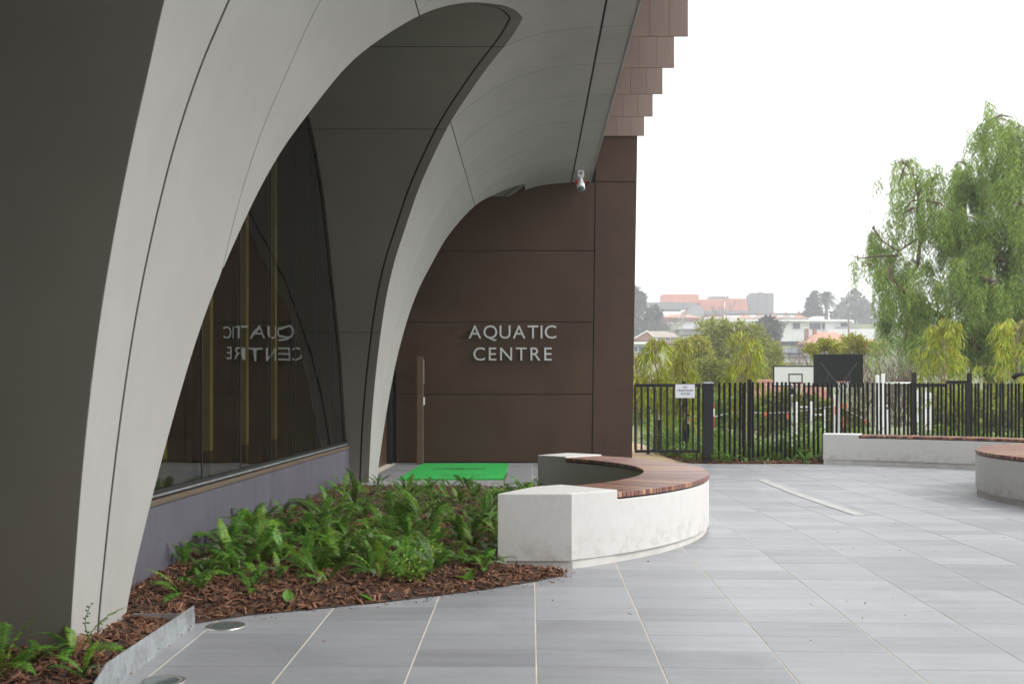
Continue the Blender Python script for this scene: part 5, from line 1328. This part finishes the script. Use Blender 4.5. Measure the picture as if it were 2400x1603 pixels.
# rows of tiled roofs
def small_house(x0, x1, ye, yr, yb, Y, rm, wm, label, chim=(), name='tiled_house'):
    h = thing(name, label, 'house', base_of(.5 * (x0 + x1), yb, Y)); hbox(h, 'wall', wm, x0 + 1, x1 - 1, ye, yb, Y, 7); hip(h, 'roof', rm, x0, x1, ye, yr, lerp(x0, x1, .28), lerp(x0, x1, .72), Y, 7)
    for c in chim: hbox(h, 'chimney', 'brick', c, c + (x1 - x0) * .06 + 1, yr - 6, ye, Y + 2.5, 1.0)
    return h
small_house(1895, 2000, 802, 776, 830, 205, 'rooftile', 'brick', 'terracotta hip roofed house below the white house', (1888, 1907))
small_house(2025, 2080, 806, 793, 830, 215, 'rooftile', 'brick', 'small orange tiled roof beside the pepper tree')
small_house(1830, 1905, 832, 822, 850, 110, 'grey_roof', 'render_w', 'pale roof with blue solar panels above the white backboard')
hp = [o for o in bpy.data.objects if o.get('label', '').startswith('pale roof with blue')][0]
a, b = at(1842, 829, 109), at(1888, 820, 109); MB().add([(a.x, 109.6, a.z), (b.x, 109.6, a.z), (b.x, 112, b.z + .1), (a.x, 112, b.z + .1), (a.x, 109.6, a.z + .12), (b.x, 109.6, a.z + .12), (b.x, 112, b.z + .22), (a.x, 112, b.z + .22)], [(0,1,2,3), (7,6,5,4), (0,4,5,1), (1,5,6,2), (2,6,7,3), (3,7,4,0)]).build('solar_panel', M['slate'], hp)
small_house(1590, 1650, 771, 758, 785, 265, 'grey_roof', 'grey_roof', 'dark grey roofed house behind the wattle tree')
for i, (x0, x1, lb) in enumerate(((1735, 1768, 'leftmost tiled roof in the row below the grey block'), (1770, 1800, 'second tiled roof in the row below the grey block'), (1802, 1832, 'third tiled roof in the row below the grey block'), (1836, 1862, 'fourth tiled roof in the row right of the grey block'), (1864, 1890, 'last tiled roof in the row left of the dark conifer'))):
    small_house(x0, x1, 745.5, 737, 752, 345 + 4 * i, 'rooftile' if i % 2 == 0 else 'tan_roof', 'render_w', lb, (x0 + 6,))
small_house(1640, 1735, 748, 740, 756, 352, 'tan_roof', 'render_w', 'long pale roof behind the wattle tree top', (1690,))
small_house(1550, 1640, 744, 735, 752, 340, 'rooftile', 'brick', 'pink tiled roof below the arched gable')
# near tiled roof behind the court
Y = 56; h = thing('tiled_house', 'terracotta tiled roof of a low house behind the court fence', 'house', base_of(1880, 1000, Y))
hip(h, 'roof', 'rooftile', 1735, 2000, 985, 887, 1765, 1960, Y, 9, .4); hbox(h, 'wall', 'brick', 1745, 1990, 986, 1010, Y + .5, 8)
ro = [o for o in h.children if o.name.startswith('roof')][0]
k = Y / 2400
for i in range(22):      # tile courses that can be made out
    t = i / 22; y_ = lerp(Y - .42, Y + 4.45, t); zr = lerp(at(0, 985, Y).z, at(0, 887, Y).z, t) + .02; xa = lerp(at(1735, 0, Y).x - .35, at(1765, 0, Y).x, t); xb = lerp(at(2000, 0, Y).x + .35, at(1960, 0, Y).x, t)
    MB().box(xa, xb, y_, y_ + .24, zr, zr + .035).build('tile_course', M['rooftile'], ro)
# palm
pb = at(1937, 750, 362); T = thing('palm_tree', 'tall date palm on the skyline above the white house', 'tree', pb)
MB().tube([pb - Vector((0, 0, 2)), at(1937, 720, 362), at(1937, 702, 362)], [.62, .52, .62], 8).build('trunk', M['bark'], T, smooth=True)
g_ = random.Random(3); c = at(1937, 697, 362); V = []; F = []
for i in range(120):
    a = g_.uniform(0, 6.28); el = g_.uniform(-.55, 1.35); l = g_.uniform(3.4, 4.6); d = Vector((math.cos(a) * math.cos(el), math.sin(a) * math.cos(el), math.sin(el))); pr = None
    s = Vector((-math.sin(a), math.cos(a), 0)); pts = []
    for j in range(6):
        t = j / 5; pts.append(c + d * l * t + Vector((0, 0, -1.7 * t * t)))
    for j in range(5):
        for sg in (-1, 1):
            for u in (0, .34, .67):
                p0 = pts[j].lerp(pts[j+1], u); b = len(V); w = .55 * (1 - .5 * abs(j / 5 - .4)); V += [p0, p0 + (pts[j+1] - pts[j]) * .34, p0 + s * sg * w + (pts[j+1] - pts[j]) * .5 + Vector((0, 0, -.25))]; F.append((b, b+1, b+2))
pydata('crown', V, F, M['lf_dark'], T)
# power lines and pole
pp = at(1989, 800, 150); T = thing('power_pole', 'grey power pole in front of the white house', 'pole', (pp.x, 150, land(pp.x, 150)))
MB().tube([(pp.x, 150, land(pp.x, 150) - .5), (pp.x, 150, at(0, 743, 150).z)], [.16, .12], 8).build('pole', M['twig_grey'], T, smooth=True)
MB().box(pp.x - .2, pp.x + 1.0, 149.9, 150.05, at(0, 749, 150).z, at(0, 749, 150).z + .12).build('cross_arm', M['twig_grey'], T)
for i, (y0, ym, y1, lb) in enumerate(((752, 782, 848, 'upper of the three power cables crossing the trees'), (757, 794, 856, 'middle of the three power cables crossing the trees'), (761, 800, 861, 'lowest of the three power cables crossing the trees'))):
    pts = [];
    for j in range(17):
        t = j / 16; px = lerp(1440, 2120, t); Y = lerp(105, 60, t); py = (1-t)**2 * (y0 - 5) + 2*t*(1-t) * (lerp(y0, y1, .5) + 3) + t*t * y1; pts.append(at(px, py, Y))
    o = MB().tube(pts, .019, 4).build('power_cable', M['cable'], None); tag(o, lb, 'cable', 'power cables')

# ------------------------------------------------------------------ misty air
def haze():
    me = MB().box(-620, 920, -25, 2600, -6, 60); o = me.build('haze', None); m = bpy.data.materials.new('mist'); m.use_nodes = True
    N, L = m.node_tree.nodes, m.node_tree.links; N.clear(); out = N.new('ShaderNodeOutputMaterial'); v = N.new('ShaderNodeVolumePrincipled')
    v.inputs['Color'].default_value = (.97, .98, 1, 1); v.inputs['Density'].default_value = HAZE; v.inputs['Anisotropy'].default_value = .0
    L.new(v.outputs[0], out.inputs['Volume']); o.data.materials.append(m); tag(o, kind='stuff')
HAZE = .0013
haze()
